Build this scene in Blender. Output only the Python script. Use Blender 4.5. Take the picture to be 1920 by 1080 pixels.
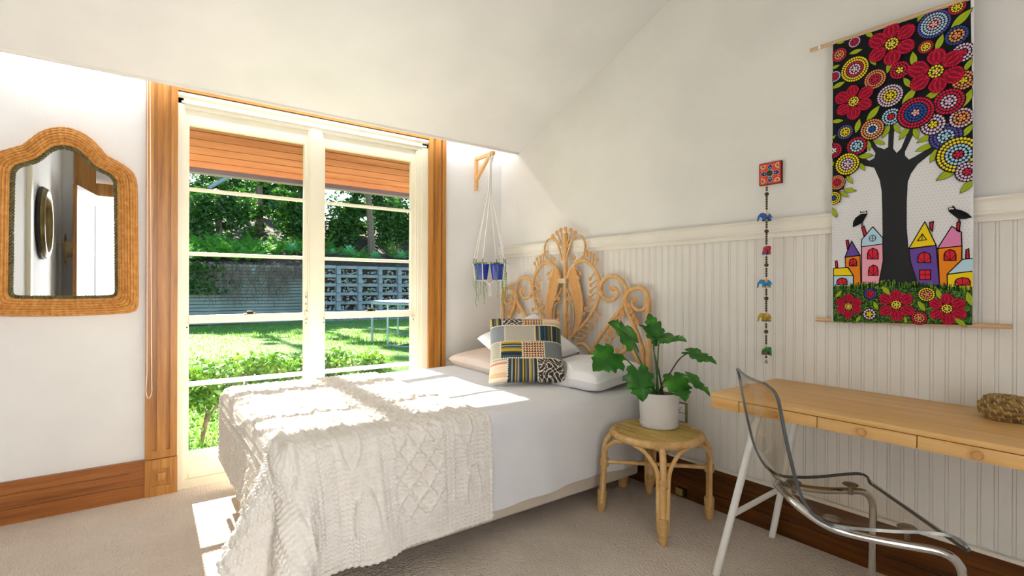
import bpy, bmesh, math, random
import numpy as np
from mathutils import Vector, Matrix
for o in list(bpy.data.objects): bpy.data.objects.remove(o)
SC = bpy.context.scene
COL = SC.collection
rnd = random.Random(7)
PI = math.pi

# ------------------------------------------------------------------ camera
CAM_F, CAM_HY, CAM_H, CAM_YAW, CAM_ROLL = 957.83, 539.14, 1.17, 0.9286, 0.0037
_F = Vector((math.cos(CAM_YAW), math.sin(CAM_YAW), 0)); _R = Vector((math.sin(CAM_YAW), -math.cos(CAM_YAW), 0)); _U = Vector((0, 0, 1))
cd = bpy.data.cameras.new('camera'); cam = bpy.data.objects.new('camera', cd); COL.objects.link(cam)
_r = _R * math.cos(CAM_ROLL) + _U * math.sin(CAM_ROLL); _u = _U * math.cos(CAM_ROLL) - _R * math.sin(CAM_ROLL)
M = Matrix.Identity(4)
for i in range(3):
    M[i][0] = _r[i]; M[i][1] = _u[i]; M[i][2] = -_F[i]
M[2][3] = CAM_H
cam.matrix_world = M
cd.sensor_width = 36; cd.lens = CAM_F / 1920 * 36; cd.shift_y = (CAM_HY - 540) / 1920; cd.clip_start = 0.02; cd.clip_end = 300
SC.camera = cam

# ------------------------------------------------------------------ world, sun, lamps, exposure
SC.view_settings.view_transform = 'Standard'; SC.view_settings.look = 'None'
SC.view_settings.gamma = 1; SC.view_settings.use_curve_mapping = False
SC.view_settings.exposure = 2.0
world = bpy.data.worlds.new('sky'); SC.world = world; world.use_nodes = True
SUN_EL, SUN_AZ = math.radians(32.8), math.atan2(1.0, 0.02)
wn = world.node_tree; bg = wn.nodes['Background']
sky = wn.nodes.new('ShaderNodeTexSky'); sky.sky_type = 'HOSEK_WILKIE'
sky.sun_direction = Vector((0.02 * math.cos(SUN_EL), math.cos(SUN_EL), math.sin(SUN_EL))).normalized(); sky.turbidity = 3.0; sky.ground_albedo = 0.3
wn.links.new(sky.outputs[0], bg.inputs[0]); bg.inputs[1].default_value = 3.2
sl = bpy.data.lights.new('sun_offscreen', 'SUN'); sl.energy = 7.0; sl.angle = math.radians(0.8); sl.color = (1, .93, .82)
so = bpy.data.objects.new('sun_offscreen', sl); COL.objects.link(so); so.location = (1.5, 30, 20)
so.rotation_euler = Vector((-0.02 * math.cos(SUN_EL), -math.cos(SUN_EL), -math.sin(SUN_EL))).to_track_quat('-Z', 'Y').to_euler()

def area_lamp(name, loc, size, energy, color, direction):
    l = bpy.data.lights.new(name, 'AREA'); l.shape = 'RECTANGLE'; l.size, l.size_y = size; l.energy = energy; l.color = color
    o = bpy.data.objects.new(name, l); COL.objects.link(o); o.location = loc
    o.rotation_euler = Vector(direction).to_track_quat('-Z', 'Y').to_euler()
    return o
# unseen panel added to fill the room, standing for the bright hall the wicker mirror shows; then the glow out of the recess above the pelmet
area_lamp('hall_fill_offscreen', (0.62, -2.88, 1.35), (1.6, 2.3), 52, (.96, .98, 1), (0, 1, 0))
area_lamp('pelmet_strip_light', (0.95, 3.40, 2.36), (3.0, 0.03), 1.6, (1, .96, .9), (0, 0.12, -1))

# ------------------------------------------------------------------ helpers
XW, YW, XL, YF = 2.502, 3.50, -0.68, -1.50     # right wall, window wall, wall beside the camera, wall behind it
def ray(x, y):
    a, b = x - 960, y - CAM_HY
    u = a * math.cos(CAM_ROLL) + b * math.sin(CAM_ROLL); v = -a * math.sin(CAM_ROLL) + b * math.cos(CAM_ROLL)
    d = _F + _R * (u / CAM_F); return Vector((d.x, d.y, -v / CAM_F))
def PX(x, y, axis, val):                        # photo pixel -> point on the plane axis = val
    d = ray(x, y); o = Vector((0, 0, CAM_H)); return o + d * ((val - o[axis]) / d[axis])

def lin(c):
    if isinstance(c, str): c = tuple(int(c[i:i + 2], 16) for i in (0, 2, 4))
    return tuple(((v / 255) / 12.92 if v / 255 <= .04045 else ((v / 255 + .055) / 1.055) ** 2.4) for v in c)

class MB:
    def __init__(s): s.v = []; s.f = []; s.m = []; s.c = None; s.mi = 0
    def add(s, vs, fs):
        b = len(s.v); s.v.extend([tuple(p) for p in vs]); s.f.extend([tuple(i + b for i in f) for f in fs]); s.m.extend([s.mi] * len(fs)); return s
    def box(s, lo, hi, rot=None, piv=None):
        (x0, y0, z0), (x1, y1, z1) = lo, hi
        vs = [Vector(p) for p in ((x0, y0, z0), (x1, y0, z0), (x1, y1, z0), (x0, y1, z0), (x0, y0, z1), (x1, y0, z1), (x1, y1, z1), (x0, y1, z1))]
        if rot is not None:
            piv = Vector(piv) if piv is not None else sum(vs, Vector()) / 8
            vs = [rot @ (p - piv) + piv for p in vs]
        return s.add(vs, [(0, 3, 2, 1), (4, 5, 6, 7), (0, 1, 5, 4), (1, 2, 6, 5), (2, 3, 7, 6), (3, 0, 4, 7)])
    def bbox(s, lo, hi, b=.004):
        # box with chamfered edges
        bm = bmesh.new(); sz = [hi[i] - lo[i] for i in range(3)]
        bmesh.ops.create_cube(bm, size=1)
        for v in bm.verts: v.co = Vector([lo[i] + (v.co[i] + .5) * sz[i] for i in range(3)])
        bmesh.ops.bevel(bm, geom=bm.edges[:], offset=min(b, min(sz) * .45), segments=2, affect='EDGES', profile=.6)
        bm.verts.index_update()
        s.add([v.co.copy() for v in bm.verts], [[v.index for v in f.verts] for f in bm.faces]); bm.free(); return s
    def tube(s, path, r, seg=8, closed=False, cap=True):
        P = [Vector(p) for p in path]; n = len(P)
        rr = r if hasattr(r, '__len__') else [r] * n
        T = []
        for i in range(n):
            a = P[(i - 1) % n] if closed or i > 0 else P[i]; b = P[(i + 1) % n] if closed or i < n - 1 else P[i]
            t = b - a; T.append(t.normalized() if t.length > 1e-9 else Vector((0, 0, 1)))
        N = T[0].orthogonal().normalized(); vs = []
        for i in range(n):
            if i > 0:
                N = N - T[i] * N.dot(T[i]); N = N.normalized() if N.length > 1e-6 else T[i].orthogonal().normalized()
            B = T[i].cross(N)
            for k in range(seg):
                a = 2 * PI * k / seg; vs.append(P[i] + (N * math.cos(a) + B * math.sin(a)) * rr[i])
        fs = []
        for i in range(n if closed else n - 1):
            j = (i + 1) % n
            for k in range(seg):
                k2 = (k + 1) % seg; fs.append((i * seg + k, i * seg + k2, j * seg + k2, j * seg + k))
        if cap and not closed:
            fs.append(tuple(range(seg - 1, -1, -1))); fs.append(tuple((n - 1) * seg + k for k in range(seg)))
        return s.add(vs, fs)
    def lathe(s, prof, c, seg=32, axis='Z'):
        c = Vector(c); vs = []; n = len(prof)
        for (r, z) in prof:
            for k in range(seg):
                a = 2 * PI * k / seg; p = Vector((r * math.cos(a), r * math.sin(a), z))
                if axis == 'X': p = Vector((p.z, p.x, p.y))
                if axis == 'Y': p = Vector((p.y, p.z, p.x))
                vs.append(c + p)
        fs = []
        for i in range(n - 1):
            for k in range(seg):
                k2 = (k + 1) % seg; fs.append((i * seg + k, i * seg + k2, (i + 1) * seg + k2, (i + 1) * seg + k))
        if prof[0][0] > 1e-6: fs.append(tuple(range(seg - 1, -1, -1)))
        if prof[-1][0] > 1e-6: fs.append(tuple((n - 1) * seg + k for k in range(seg)))
        return s.add(vs, fs)
    def ball(s, c, r, seg=12, ring=8, M3=None):
        rx, ry, rz = r if hasattr(r, '__len__') else (r, r, r); c = Vector(c); vs = []; fs = []
        for i in range(ring + 1):
            th = PI * i / ring
            for k in range(seg):
                a = 2 * PI * k / seg; p = Vector((rx * math.sin(th) * math.cos(a), ry * math.sin(th) * math.sin(a), rz * math.cos(th)))
                vs.append(c + (M3 @ p if M3 else p))
        for i in range(ring):
            for k in range(seg):
                k2 = (k + 1) % seg; fs.append((i * seg + k, (i + 1) * seg + k, (i + 1) * seg + k2, i * seg + k2))
        return s.add(vs, fs)
    def grid(s, P, wrap_u=False):                # P[i][j] array of points
        n, m = len(P), len(P[0]); fs = []
        for i in range(n - 1 + (1 if wrap_u else 0)):
            for j in range(m - 1):
                i2 = (i + 1) % n; fs.append((i * m + j, i2 * m + j, i2 * m + j + 1, i * m + j + 1))
        return s.add([p for row in P for p in row], fs)
    def prism(s, poly, ext):                     # polygon (3D points) swept by vector ext
        n = len(poly); e = Vector(ext); vs = [Vector(p) for p in poly] + [Vector(p) + e for p in poly]
        fs = [tuple(range(n - 1, -1, -1)), tuple(range(n, 2 * n))] + [(i, (i + 1) % n, n + (i + 1) % n, n + i) for i in range(n)]
        return s.add(vs, fs)
    def mesh(s, name, mats, org=(0, 0, 0), smooth=True, angle=40):
        me = bpy.data.meshes.new(name); o = Vector(org)
        me.from_pydata([Vector(p) - o for p in s.v], [], s.f)
        for m in (mats if isinstance(mats, (list, tuple)) else [mats]): me.materials.append(m)
        if any(s.m): me.polygons.foreach_set('material_index', s.m)
        if smooth:
            me.polygons.foreach_set('use_smooth', [True] * len(me.polygons))
            if angle: me.set_sharp_from_angle(angle=math.radians(angle))
        if s.c is not None:
            a = me.color_attributes.new('Col', 'FLOAT_COLOR', 'POINT')
            a.data.foreach_set('color', np.array(s.c, dtype=np.float32).ravel())
        me.update(); return me
    def build(s, name, mats, parent=None, org=None, **k):
        # vertices are given in world space; a child keeps its thing's origin, a top-level mesh gets its own at its base
        if parent is not None: off = Vector(parent['_o'])
        elif org is not None: off = Vector(org)
        else:
            a = np.array([tuple(p) for p in s.v]); off = Vector(((a[:, 0].min() + a[:, 0].max()) / 2, (a[:, 1].min() + a[:, 1].max()) / 2, a[:, 2].min()))
        o = bpy.data.objects.new(name, s.mesh(name, mats, off, **k)); COL.objects.link(o)
        if parent is not None: o.parent = parent
        else: o.location = off
        o['_o'] = tuple(off); return o
def thing(name, label, cat, loc, group=None):
    o = bpy.data.objects.new(name, None); COL.objects.link(o); o.location = loc; o.empty_display_size = .1
    o['label'] = label; o['category'] = cat; o['_o'] = tuple(loc)
    if group: o['group'] = group
    return o
def tag(o, label, cat, group=None):
    o['label'] = label; o['category'] = cat
    if group: o['group'] = group
    return o
def struct(o, label=None):
    o['kind'] = 'structure'
    if label: o['label'] = label
    return o
def inst(name, me, parent, loc, rot=None, scale=None):   # piece sharing mesh data; loc in world space
    o = bpy.data.objects.new(name, me); COL.objects.link(o); L = Vector(loc)
    if parent is not None: o.parent = parent; L = L - Vector(parent['_o'])
    o.location = L; o['_o'] = tuple(loc)
    if rot is not None: o.rotation_euler = rot
    if scale is not None: o.scale = scale if hasattr(scale, '__len__') else (scale,) * 3
    return o
def smooth_path(pts, n=6, closed=False):          # Catmull-Rom
    P = [Vector(p) for p in pts]; m = len(P); out = []
    for i in range(m if closed else m - 1):
        p0 = P[(i - 1) % m] if closed or i > 0 else P[0] * 2 - P[1]; p1 = P[i]; p2 = P[(i + 1) % m]
        p3 = P[(i + 2) % m] if closed or i < m - 2 else P[-1] * 2 - P[-2]
        for k in range(n):
            t = k / n; out.append(.5 * ((2 * p1) + (p2 - p0) * t + (2 * p0 - 5 * p1 + 4 * p2 - p3) * t * t + (3 * p1 - p0 - 3 * p2 + p3) * t ** 3))
    if not closed: out.append(P[-1])
    return out

# ------------------------------------------------------------------ materials
def newmat(name):
    m = bpy.data.materials.new(name); m.use_nodes = True; return m, m.node_tree.nodes, m.node_tree.links, m.node_tree.nodes['Principled BSDF']
def coords(N, L, scale=(1, 1, 1), kind='Object', rot=(0, 0, 0)):
    tc = N.new('ShaderNodeTexCoord'); mp = N.new('ShaderNodeMapping'); L.new(tc.outputs[kind], mp.inputs[0])
    mp.inputs['Scale'].default_value = scale; mp.inputs['Rotation'].default_value = rot; return mp.outputs[0]
def ramp(N, L, fac, stops):
    r = N.new('ShaderNodeValToRGB'); L.new(fac, r.inputs[0]); e = r.color_ramp.elements
    while len(e) < len(stops): e.new(.5)
    for i, (p, c) in enumerate(stops): e[i].position = p; e[i].color = tuple(lin(c)) + (1,) if not isinstance(c, float) else (c, c, c, 1)
    return r.outputs[0]
def bump(N, L, b, h, strength, dist):
    n = N.new('ShaderNodeBump'); n.inputs['Strength'].default_value = strength; n.inputs['Distance'].default_value = dist
    L.new(h, n.inputs['Height']); L.new(n.outputs[0], b.inputs['Normal']); return n
def plain(name, c, rough=.6, c2=None, nscale=8, bs=0, bscale=200, bdist=.001, metal=0, spec=.5, vec=(1, 1, 1), sub=0):
    m, N, L, b = newmat(name); b.inputs['Roughness'].default_value = rough; b.inputs['Metallic'].default_value = metal
    b.inputs['Specular IOR Level'].default_value = spec
    b.inputs['Base Color'].default_value = lin(c) + (1,)
    v = coords(N, L, vec)
    if c2:
        n = N.new('ShaderNodeTexNoise'); n.inputs['Scale'].default_value = nscale; n.inputs['Detail'].default_value = 5; L.new(v, n.inputs[0])
        L.new(ramp(N, L, n.outputs[0], [(.32, c), (.68, c2)]), b.inputs['Base Color'])
    if bs:
        n = N.new('ShaderNodeTexNoise'); n.inputs['Scale'].default_value = bscale; n.inputs['Detail'].default_value = 3; L.new(v, n.inputs[0])
        bump(N, L, b, n.outputs[0], bs, bdist)
    if sub: b.inputs['Subsurface Weight'].default_value = sub; b.inputs['Subsurface Radius'].default_value = (.02, .015, .01)
    return m
def wood(name, cols, axis=2, scale=14, stretch=.06, rough=.42, bs=.25, spec=.4):
    m, N, L, b = newmat(name); sc = [1, 1, 1]; sc[axis] = stretch
    v = coords(N, L, sc); n = N.new('ShaderNodeTexNoise'); n.inputs['Scale'].default_value = scale; n.inputs['Detail'].default_value = 7; n.inputs['Roughness'].default_value = .62; n.inputs['Distortion'].default_value = .35; L.new(v, n.inputs[0])
    n2 = N.new('ShaderNodeTexNoise'); n2.inputs['Scale'].default_value = scale * 7; n2.inputs['Detail'].default_value = 3; L.new(v, n2.inputs[0])
    mx = N.new('ShaderNodeMath'); mx.operation = 'MULTIPLY_ADD'; L.new(n2.outputs[0], mx.inputs[0]); mx.inputs[1].default_value = .35; L.new(n.outputs[0], mx.inputs[2])
    k = len(cols); L.new(ramp(N, L, mx.outputs[0], [(.42 + .5 * i / (k - 1), c) for i, c in enumerate(cols)]), b.inputs['Base Color'])
    b.inputs['Roughness'].default_value = rough; b.inputs['Specular IOR Level'].default_value = spec
    bump(N, L, b, mx.outputs[0], bs, .0015); return m
def attr_mat(name, rough=.8, bs=.0, bscale=400, spec=.2):
    m, N, L, b = newmat(name); a = N.new('ShaderNodeAttribute'); a.attribute_name = 'Col'; L.new(a.outputs[0], b.inputs['Base Color'])
    b.inputs['Roughness'].default_value = rough; b.inputs['Specular IOR Level'].default_value = spec
    if bs:
        n = N.new('ShaderNodeTexNoise'); n.inputs['Scale'].default_value = bscale; L.new(coords(N, L), n.inputs[0]); bump(N, L, b, n.outputs[0], bs, .001)
    return m
def glass_mat(name, tint=(1, 1, 1), gloss=.06, rough=0.0, edge=.35, ior=1.45):
    m = bpy.data.materials.new(name); m.use_nodes = True; N, L = m.node_tree.nodes, m.node_tree.links; N.clear()
    o = N.new('ShaderNodeOutputMaterial'); t = N.new('ShaderNodeBsdfTransparent'); t.inputs[0].default_value = tint + (1,)
    g = N.new('ShaderNodeBsdfGlossy'); g.inputs['Roughness'].default_value = rough
    lw = N.new('ShaderNodeLayerWeight'); pw = N.new('ShaderNodeMath'); pw.operation = 'POWER'; L.new(lw.outputs['Facing'], pw.inputs[0]); pw.inputs[1].default_value = 5
    ma = N.new('ShaderNodeMath'); ma.operation = 'MULTIPLY_ADD'; L.new(pw.outputs[0], ma.inputs[0]); ma.inputs[1].default_value = edge; ma.inputs[2].default_value = gloss; mx = N.new('ShaderNodeMixShader')
    L.new(ma.outputs[0], mx.inputs[0]); L.new(t.outputs[0], mx.inputs[1]); L.new(g.outputs[0], mx.inputs[2]); L.new(mx.outputs[0], o.inputs[0]); return m

def wall_mat(name, c, bs=.35, sc=90):
    m, N, L, b = newmat(name); b.inputs['Base Color'].default_value = lin(c) + (1,); b.inputs['Roughness'].default_value = .75; b.inputs['Specular IOR Level'].default_value = .25
    n = N.new('ShaderNodeTexNoise'); n.inputs['Scale'].default_value = sc; n.inputs['Detail'].default_value = 4; L.new(coords(N, L), n.inputs[0])
    n2 = N.new('ShaderNodeTexNoise'); n2.inputs['Scale'].default_value = 2.2; n2.inputs['Detail'].default_value = 3; L.new(coords(N, L), n2.inputs[0])
    c2 = tuple(v * .965 for v in (int(c[i:i + 2], 16) for i in (0, 2, 4)))
    L.new(ramp(N, L, n2.outputs[0], [(.35, c), (.7, c2)]), b.inputs['Base Color'])
    bump(N, L, b, n.outputs[0], bs, .002); return m
m_wall = wall_mat('wall_paint', 'ECEAE7'); m_ceil = wall_mat('ceiling_paint', 'EDECEA', .12, 60)
m_bead = wall_mat('beadboard_paint', 'ECE8E2', .1, 120); m_trimw = wall_mat('rail_paint', 'F1ECE2', .06, 60)
m_cream = plain('cream_gloss_paint', 'EEE8D4', .35, 'E8E0C6', 3, .15, 30, .001)
m_case = wood('casing_timber', ['7E4A1A', 'A66C2C', 'BC823E', 'CA944C'], 2, 16, .05, .36)
m_caseh = wood('casing_timber_horizontal', ['7E4A1A', 'A66C2C', 'BC823E', 'CA944C'], 0, 16, .05, .36)
m_skirt = wood('skirting_timber', ['653512', '8E521E', 'A4642A', 'B47436'], 0, 14, .05, .34)
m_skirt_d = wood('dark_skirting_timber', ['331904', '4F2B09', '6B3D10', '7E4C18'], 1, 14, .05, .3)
m_rattan = wood('rattan_cane', ['C88C4C', 'DBA668', 'E6B87E', 'EBC492'], 2, 30, .5, .45, .15)
m_coil = plain('rattan_core', 'D99C58', .5, 'E5B274', 60, .2, 300)
m_bamboo = wood('bamboo_board', ['D29A52', 'DCAA66', 'E4B878', 'E9C48A'], 1, 22, .035, .42, .1)
m_chrome = plain('chrome', 'D8DADC', .12, metal=1)
m_steelw = plain('white_lacquered_steel', 'EFEFEC', .35)
m_white = plain('white_ceramic', 'F8F7F6', .4)
m_black = plain('black_plastic', '161412', .5)
m_brass = plain('brass', 'C8A860', .35, metal=.8)

def carpet():
    m, N, L, b = newmat('loop_pile_carpet'); v = coords(N, L); b.inputs['Roughness'].default_value = .95; b.inputs['Specular IOR Level'].default_value = .05
    vo = N.new('ShaderNodeTexVoronoi'); vo.inputs['Scale'].default_value = 120; vo.feature = 'F1'; L.new(coords(N, L, (1, .62, 1), rot=(0, 0, .55)), vo.inputs[0])
    n = N.new('ShaderNodeTexNoise'); n.inputs['Scale'].default_value = 3; n.inputs['Detail'].default_value = 6; L.new(v, n.inputs[0])
    L.new(ramp(N, L, n.outputs[0], [(.3, 'D2C5B8'), (.5, 'D8CBBE'), (.7, 'DED3C6')]), b.inputs['Base Color'])
    iv = N.new('ShaderNodeMath'); iv.operation = 'SUBTRACT'; iv.inputs[0].default_value = 1; L.new(vo.outputs[0], iv.inputs[1])
    bump(N, L, b, iv.outputs[0], 1.0, .006); return m
m_carpet = carpet()

# ------------------------------------------------------------------ room shell
struct(MB().box((XL - .1, YF - .1, -.12), (XW + .1, YW + .02, 0)).build('floor', m_carpet))
OX0, OX1, OZ = .218, 1.813, 2.29                 # window opening
mb = MB(); T = .16
mb.box((XL - .1, YW, -.12), (OX0, YW + T, 3.5)); mb.box((OX1, YW, -.12), (XW + .16, YW + T, 3.5)); mb.box((OX0, YW, OZ), (OX1, YW + T, 3.5)); mb.box((OX0, YW, -.12), (OX1, YW + T, .02))
w_back = struct(mb.build('wall_back', m_wall))
w_right = struct(MB().box((XW, YF - .1, -.12), (XW + .16, YW, 3.6)).build('wall_right', m_wall))
w_left = struct(MB().box((XL - .16, YF - .1, -.12), (XL, YW, 3.6)).build('wall_left', m_wall))
# wall behind the camera with a doorway
DX0, DX1, DZ = -.35, .50, 2.33
mb = MB(); mb.box((XL, YF - .12, -.12), (DX0, YF, 3.6)); mb.box((DX1, YF - .12, -.12), (XW, YF, 3.6)); mb.box((DX0, YF - .12, 2.86), (DX1, YF, 3.6))
w_front = struct(mb.build('wall_front', m_wall))
# sloping ceiling that ends in a thin pelmet edge in front of the window wall, level further in
EY, EZ, SL = 3.262, 2.252, .4105
YR = 1.15; ZR = EZ + SL * (EY - YR)
mb = MB(); X0, X1 = XL - .1, XW + .1
mb.prism([(X0, EY, EZ), (X0, EY, EZ + .022), (X0, YR, ZR + .03), (X0, YF - .1, ZR + .03), (X0, YF - .1, ZR), (X0, YR, ZR)], (X1 - X0, 0, 0))
ceiling = struct(mb.build('ceiling', m_ceil, smooth=False))
struct(MB().bbox((XL, EY - .006, EZ - .012), (XW, EY + .014, EZ + .03), .003).build('trim_1', m_trimw), 'thin white fillet along the lower edge of the sloping ceiling')
struct(MB().box((XL, EY + .01, EZ + .2), (XW, YW, EZ + .23)).build('trim_2', m_ceil), 'board closing the pelmet recess above the window')

# beadboard planks on the right wall below the rail (each plank a piece of the wall)
PW = .0465; RT, RB = 1.504, 1.415
mb = MB(); zc0, zc1 = .0, RB
mb.prism([(0, 0, 0), (-.0072, 0, 0), (-.0095, .0014, 0), (-.010, .004, 0), (-.010, PW - .0125, 0), (-.0094, PW - .0112, 0), (-.0074, PW - .0102, 0), (-.0094, PW - .0092, 0), (-.0104, PW - .0052, 0), (-.0094, PW - .0014, 0), (-.0072, PW, 0), (0, PW, 0)], (0, 0, zc1 - zc0))
me = mb.mesh('beadboard_plank', m_bead, smooth=False)
n = int((YW - YF) / PW)
for i in range(n):
    inst('beadboard_plank', me, w_right, (XW, YW - (i + 1) * PW, zc0))
def rail_profile(X):
    return [(X, RT), (X - .030, RT), (X - .034, RT - .008), (X - .028, RT - .018), (X - .026, RT - .05), (X - .030, RT - .056), (X - .030, RT - .062), (X - .022, RT - .070), (X - .018, RT - .082), (X - .020, RB), (X, RB)]
struct(MB().prism([(x, YF, z) for x, z in rail_profile(XW)], (0, YW - YF, 0)).build('trim_3', m_trimw, smooth=False), 'off-white moulded dado rail along the panelled wall')
# skirtings
def skirt(name, mat, box_fn, hb, L0, L1):
    mb = MB()
    # stepped board: (height from, to, proud)
    for z0, z1, t in ((0, hb * .36, .026), (hb * .36, hb * .40, .017), (hb * .40, hb * .70, .024), (hb * .70, hb * .74, .016), (hb * .74, hb, .022)):
        box_fn(mb, z0, z1, t, L0, L1)
    return struct(mb.build(name, mat, smooth=False))
bk = lambda mb, z0, z1, t, a, b: mb.box((a, YW - t, z0), (b, YW, z1))
rt = lambda mb, z0, z1, t, a, b: mb.box((XW - t, a, z0), (XW, b, z1))
skirt('baseboard_back', m_skirt, bk, .207, XL, .068)
struct(MB().box((1.962, YW - .022, 0), (XW, YW, .207)).build('baseboard_back', m_skirt, smooth=False))
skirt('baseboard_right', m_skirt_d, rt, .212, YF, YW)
struct(MB().bbox((XW - .030, YF, .212), (XW - .0005, YW, .228), .004).build('trim_4', m_trimw), 'narrow off-white bead on top of the dark skirting')
# end panels of the recessed grooves on the window-wall skirting
MB().box((-.0, YW - .0255, .075), (.068, YW - .01, .2)).build('end_block', m_skirt, bpy.data.objects['baseboard_back'], smooth=False)
# ------------------------------------------------------------------ window joinery
m_pane = glass_mat('window_glass', (.985, .99, .985), gloss=.004, edge=.2)
def casing(name, x0, x1, label):
    w = x1 - x0; mb = MB(); z0, z1 = .205, 2.44
    for a, b, t in ((0, .24, .022), (.24, .36, .012), (.36, .66, .026), (.66, .78, .012), (.78, 1, .022)):
        mb.box((x0 + a * w, YW - t, z0 + .045), (x0 + b * w, YW, z1))
    mb.box((x0, YW - .0225, z0), (x1, YW, z0 + .045))
    o = struct(mb.build(name, m_case, smooth=False), label)
    p = MB(); c = (x0 + x1) / 2
    p.box((x0 - .001, YW - .036, 0), (x0 + w * .23, YW, .203)); p.box((x1 - w * .23, YW - .036, 0), (x1 + .001, YW, .203))
    p.box((x0 + w * .23, YW - .036, 0), (x1 - w * .23, YW, .055)); p.box((x0 + w * .23, YW - .036, .15), (x1 - w * .23, YW, .203))
    p.box((x0 + w * .2, YW - .026, .05), (x1 - w * .2, YW, .155))
    pb = p.build('plinth_block', m_case, o, smooth=False)
    MB().bbox((c - w * .14, YW - .036, .08), (c + w * .14, YW - .02, .125), .003).build('rosette_square', m_case, pb)
    return o
casing('trim_5', .069, .218, 'orange timber fluted door-height casing beside the wicker mirror wall')
casing('trim_6', 1.813, 1.962, 'orange timber fluted casing beside the hanging planter wall')
struct(MB().box((.218, YW - .022, 2.292), (1.813, YW, 2.44)).build('trim_7', m_caseh, smooth=False), 'orange timber head casing over the window pair')
mb = MB()
for t in (.0, .022):
    pass
def yb(mb, x0, x1, z0, z1, y0, y1): mb.box((x0, y0, z0), (x1, y1, z1))
fr = MB()
yb(fr, .218, .246, .0, 2.29, YW - .004, YW + .14); yb(fr, 1.735, 1.813, .0, 2.29, YW + .004, YW + .14); yb(fr, .218, 1.813, 2.225, 2.29, YW - .004, YW + .14)
yb(fr, 1.765, 1.813, .0, 2.29, YW - .004, YW + .004); yb(fr, .952, 1.028, .0, 2.225, YW + .002, YW + .14); yb(fr, .218, 1.813, .0, .045, YW - .002, YW + .14)
for a, b in ((.246, .256), (.942, .952), (1.028, 1.038), (1.722, 1.735)): yb(fr, a, b, .045, 2.225, YW + .012, YW + .03)
yb(fr, .246, 1.735, 2.205, 2.225, YW + .006, YW + .03)
frame = struct(fr.build('trim_8', m_cream, smooth=False), 'cream painted frame and mullion around the window pair')
# moulded beads of the head
hb = MB(); hb.prism([(.218, YW - .004, 2.288), (.218, YW - .018, 2.284), (.218, YW - .018, 2.268), (.218, YW - .004, 2.255)], (1.595, 0, 0)); hb.box((.235, YW - .010, 2.228), (1.80, YW - .002, 2.240))
hb.build('head_moulding', m_cream, frame, smooth=False)

def window(n, x0, x1, px0, px1, label):
    # x0..x1 sash outer, px0..px1 glass
    w = struct(bpy.data.objects.new('window_%d' % n, None), label); COL.objects.link(w); w.location = (x0, YW, .045); w['_o'] = (x0, YW, .045)
    u = MB(); Y0, Y1 = YW + .03, YW + .066          # upper sash
    yb(u, x0, px0, .951, 2.205, Y0, Y1); yb(u, px1, x1, .951, 2.205, Y0, Y1); yb(u, px0, px1, 2.116, 2.205, Y0, Y1)
    yb(u, px0, px1, .951, .998, Y0 - .012, Y1)
    us = u.build('upper_sash', m_cream, w, smooth=False)
    l = MB(); Y2, Y3 = YW + .02, YW + .058          # lower sash
    yb(l, x0, px0, .05, .951, Y2, Y3); yb(l, px1, x1, .05, .951, Y2, Y3); yb(l, px0, px1, .05, .197, Y2 + .006, Y3); yb(l, px0, px1, .05, .075, Y2 - .006, Y2 + .006)
    ls = l.build('lower_sash', m_cream, w, smooth=False)
    for z0, z1, s in ((1.732, 1.754, us), (1.351, 1.373, us), (.579, .607, ls)):
        MB().prism([(px0, YW + .028, z0 + .004), (px0, YW + .028, z1 - .004), (px0, YW + .045, z1), (px0, YW + .06, z1), (px0, YW + .06, z0), (px0, YW + .045, z0)], (px1 - px0, 0, 0)).build('glazing_bar', m_cream, s, smooth=False)
    for z0, z1, s in ((1.754, 2.116, us), (1.373, 1.732, us), (.998, 1.351, us), (.607, .951, ls), (.197, .579, ls)):
        MB().box((px0, YW + .0478, z0), (px1, YW + .0512, z1)).build('pane', m_pane, s, smooth=False)
    c = (px0 + px1) / 2
    MB().bbox((c - .035, YW + .012, .998), (c + .035, YW + .05, 1.004), .002).bbox((c - .018, YW + .015, 1.003), (c + .018, YW + .03, 1.018), .004).build('sash_catch', plain('bronze_%d' % n, '3A2614', .45, metal=.7), us)
    for xx in (x0 + (px0 - x0) * .5, x1 - (x1 - px1) * .5):
        MB().lathe([(0, 0), (.004, 0), (.004, .002), (0, .0025)], (xx, Y2 - .0015, .93), 10, 'Y').build('screw_hole', m_black, ls)
    return w, us, ls
W1 = window(1, .256, .942, .277, .922, 'cream sash window pair half beside the wicker mirror')
W2 = window(2, 1.038, 1.722, 1.056, 1.692, 'cream sash window pair half beside the hanging planter')
# lock on the meeting stile
lk = MB().bbox((.93, YW + .018, 1.04), (.94, YW + .031, 1.13), .002).bbox((.926, YW + .006, .985), (.945, YW + .03, 1.008), .003)
lk.build('stile_lock', m_cream, W1[1])
MB().bbox((.9285, YW + .016, 1.05), (.934, YW + .0185, 1.065), .001).bbox((.9285, YW + .016, 1.095), (.934, YW + .0185, 1.112), .001).build('keyhole', m_black, W1[1])

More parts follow.
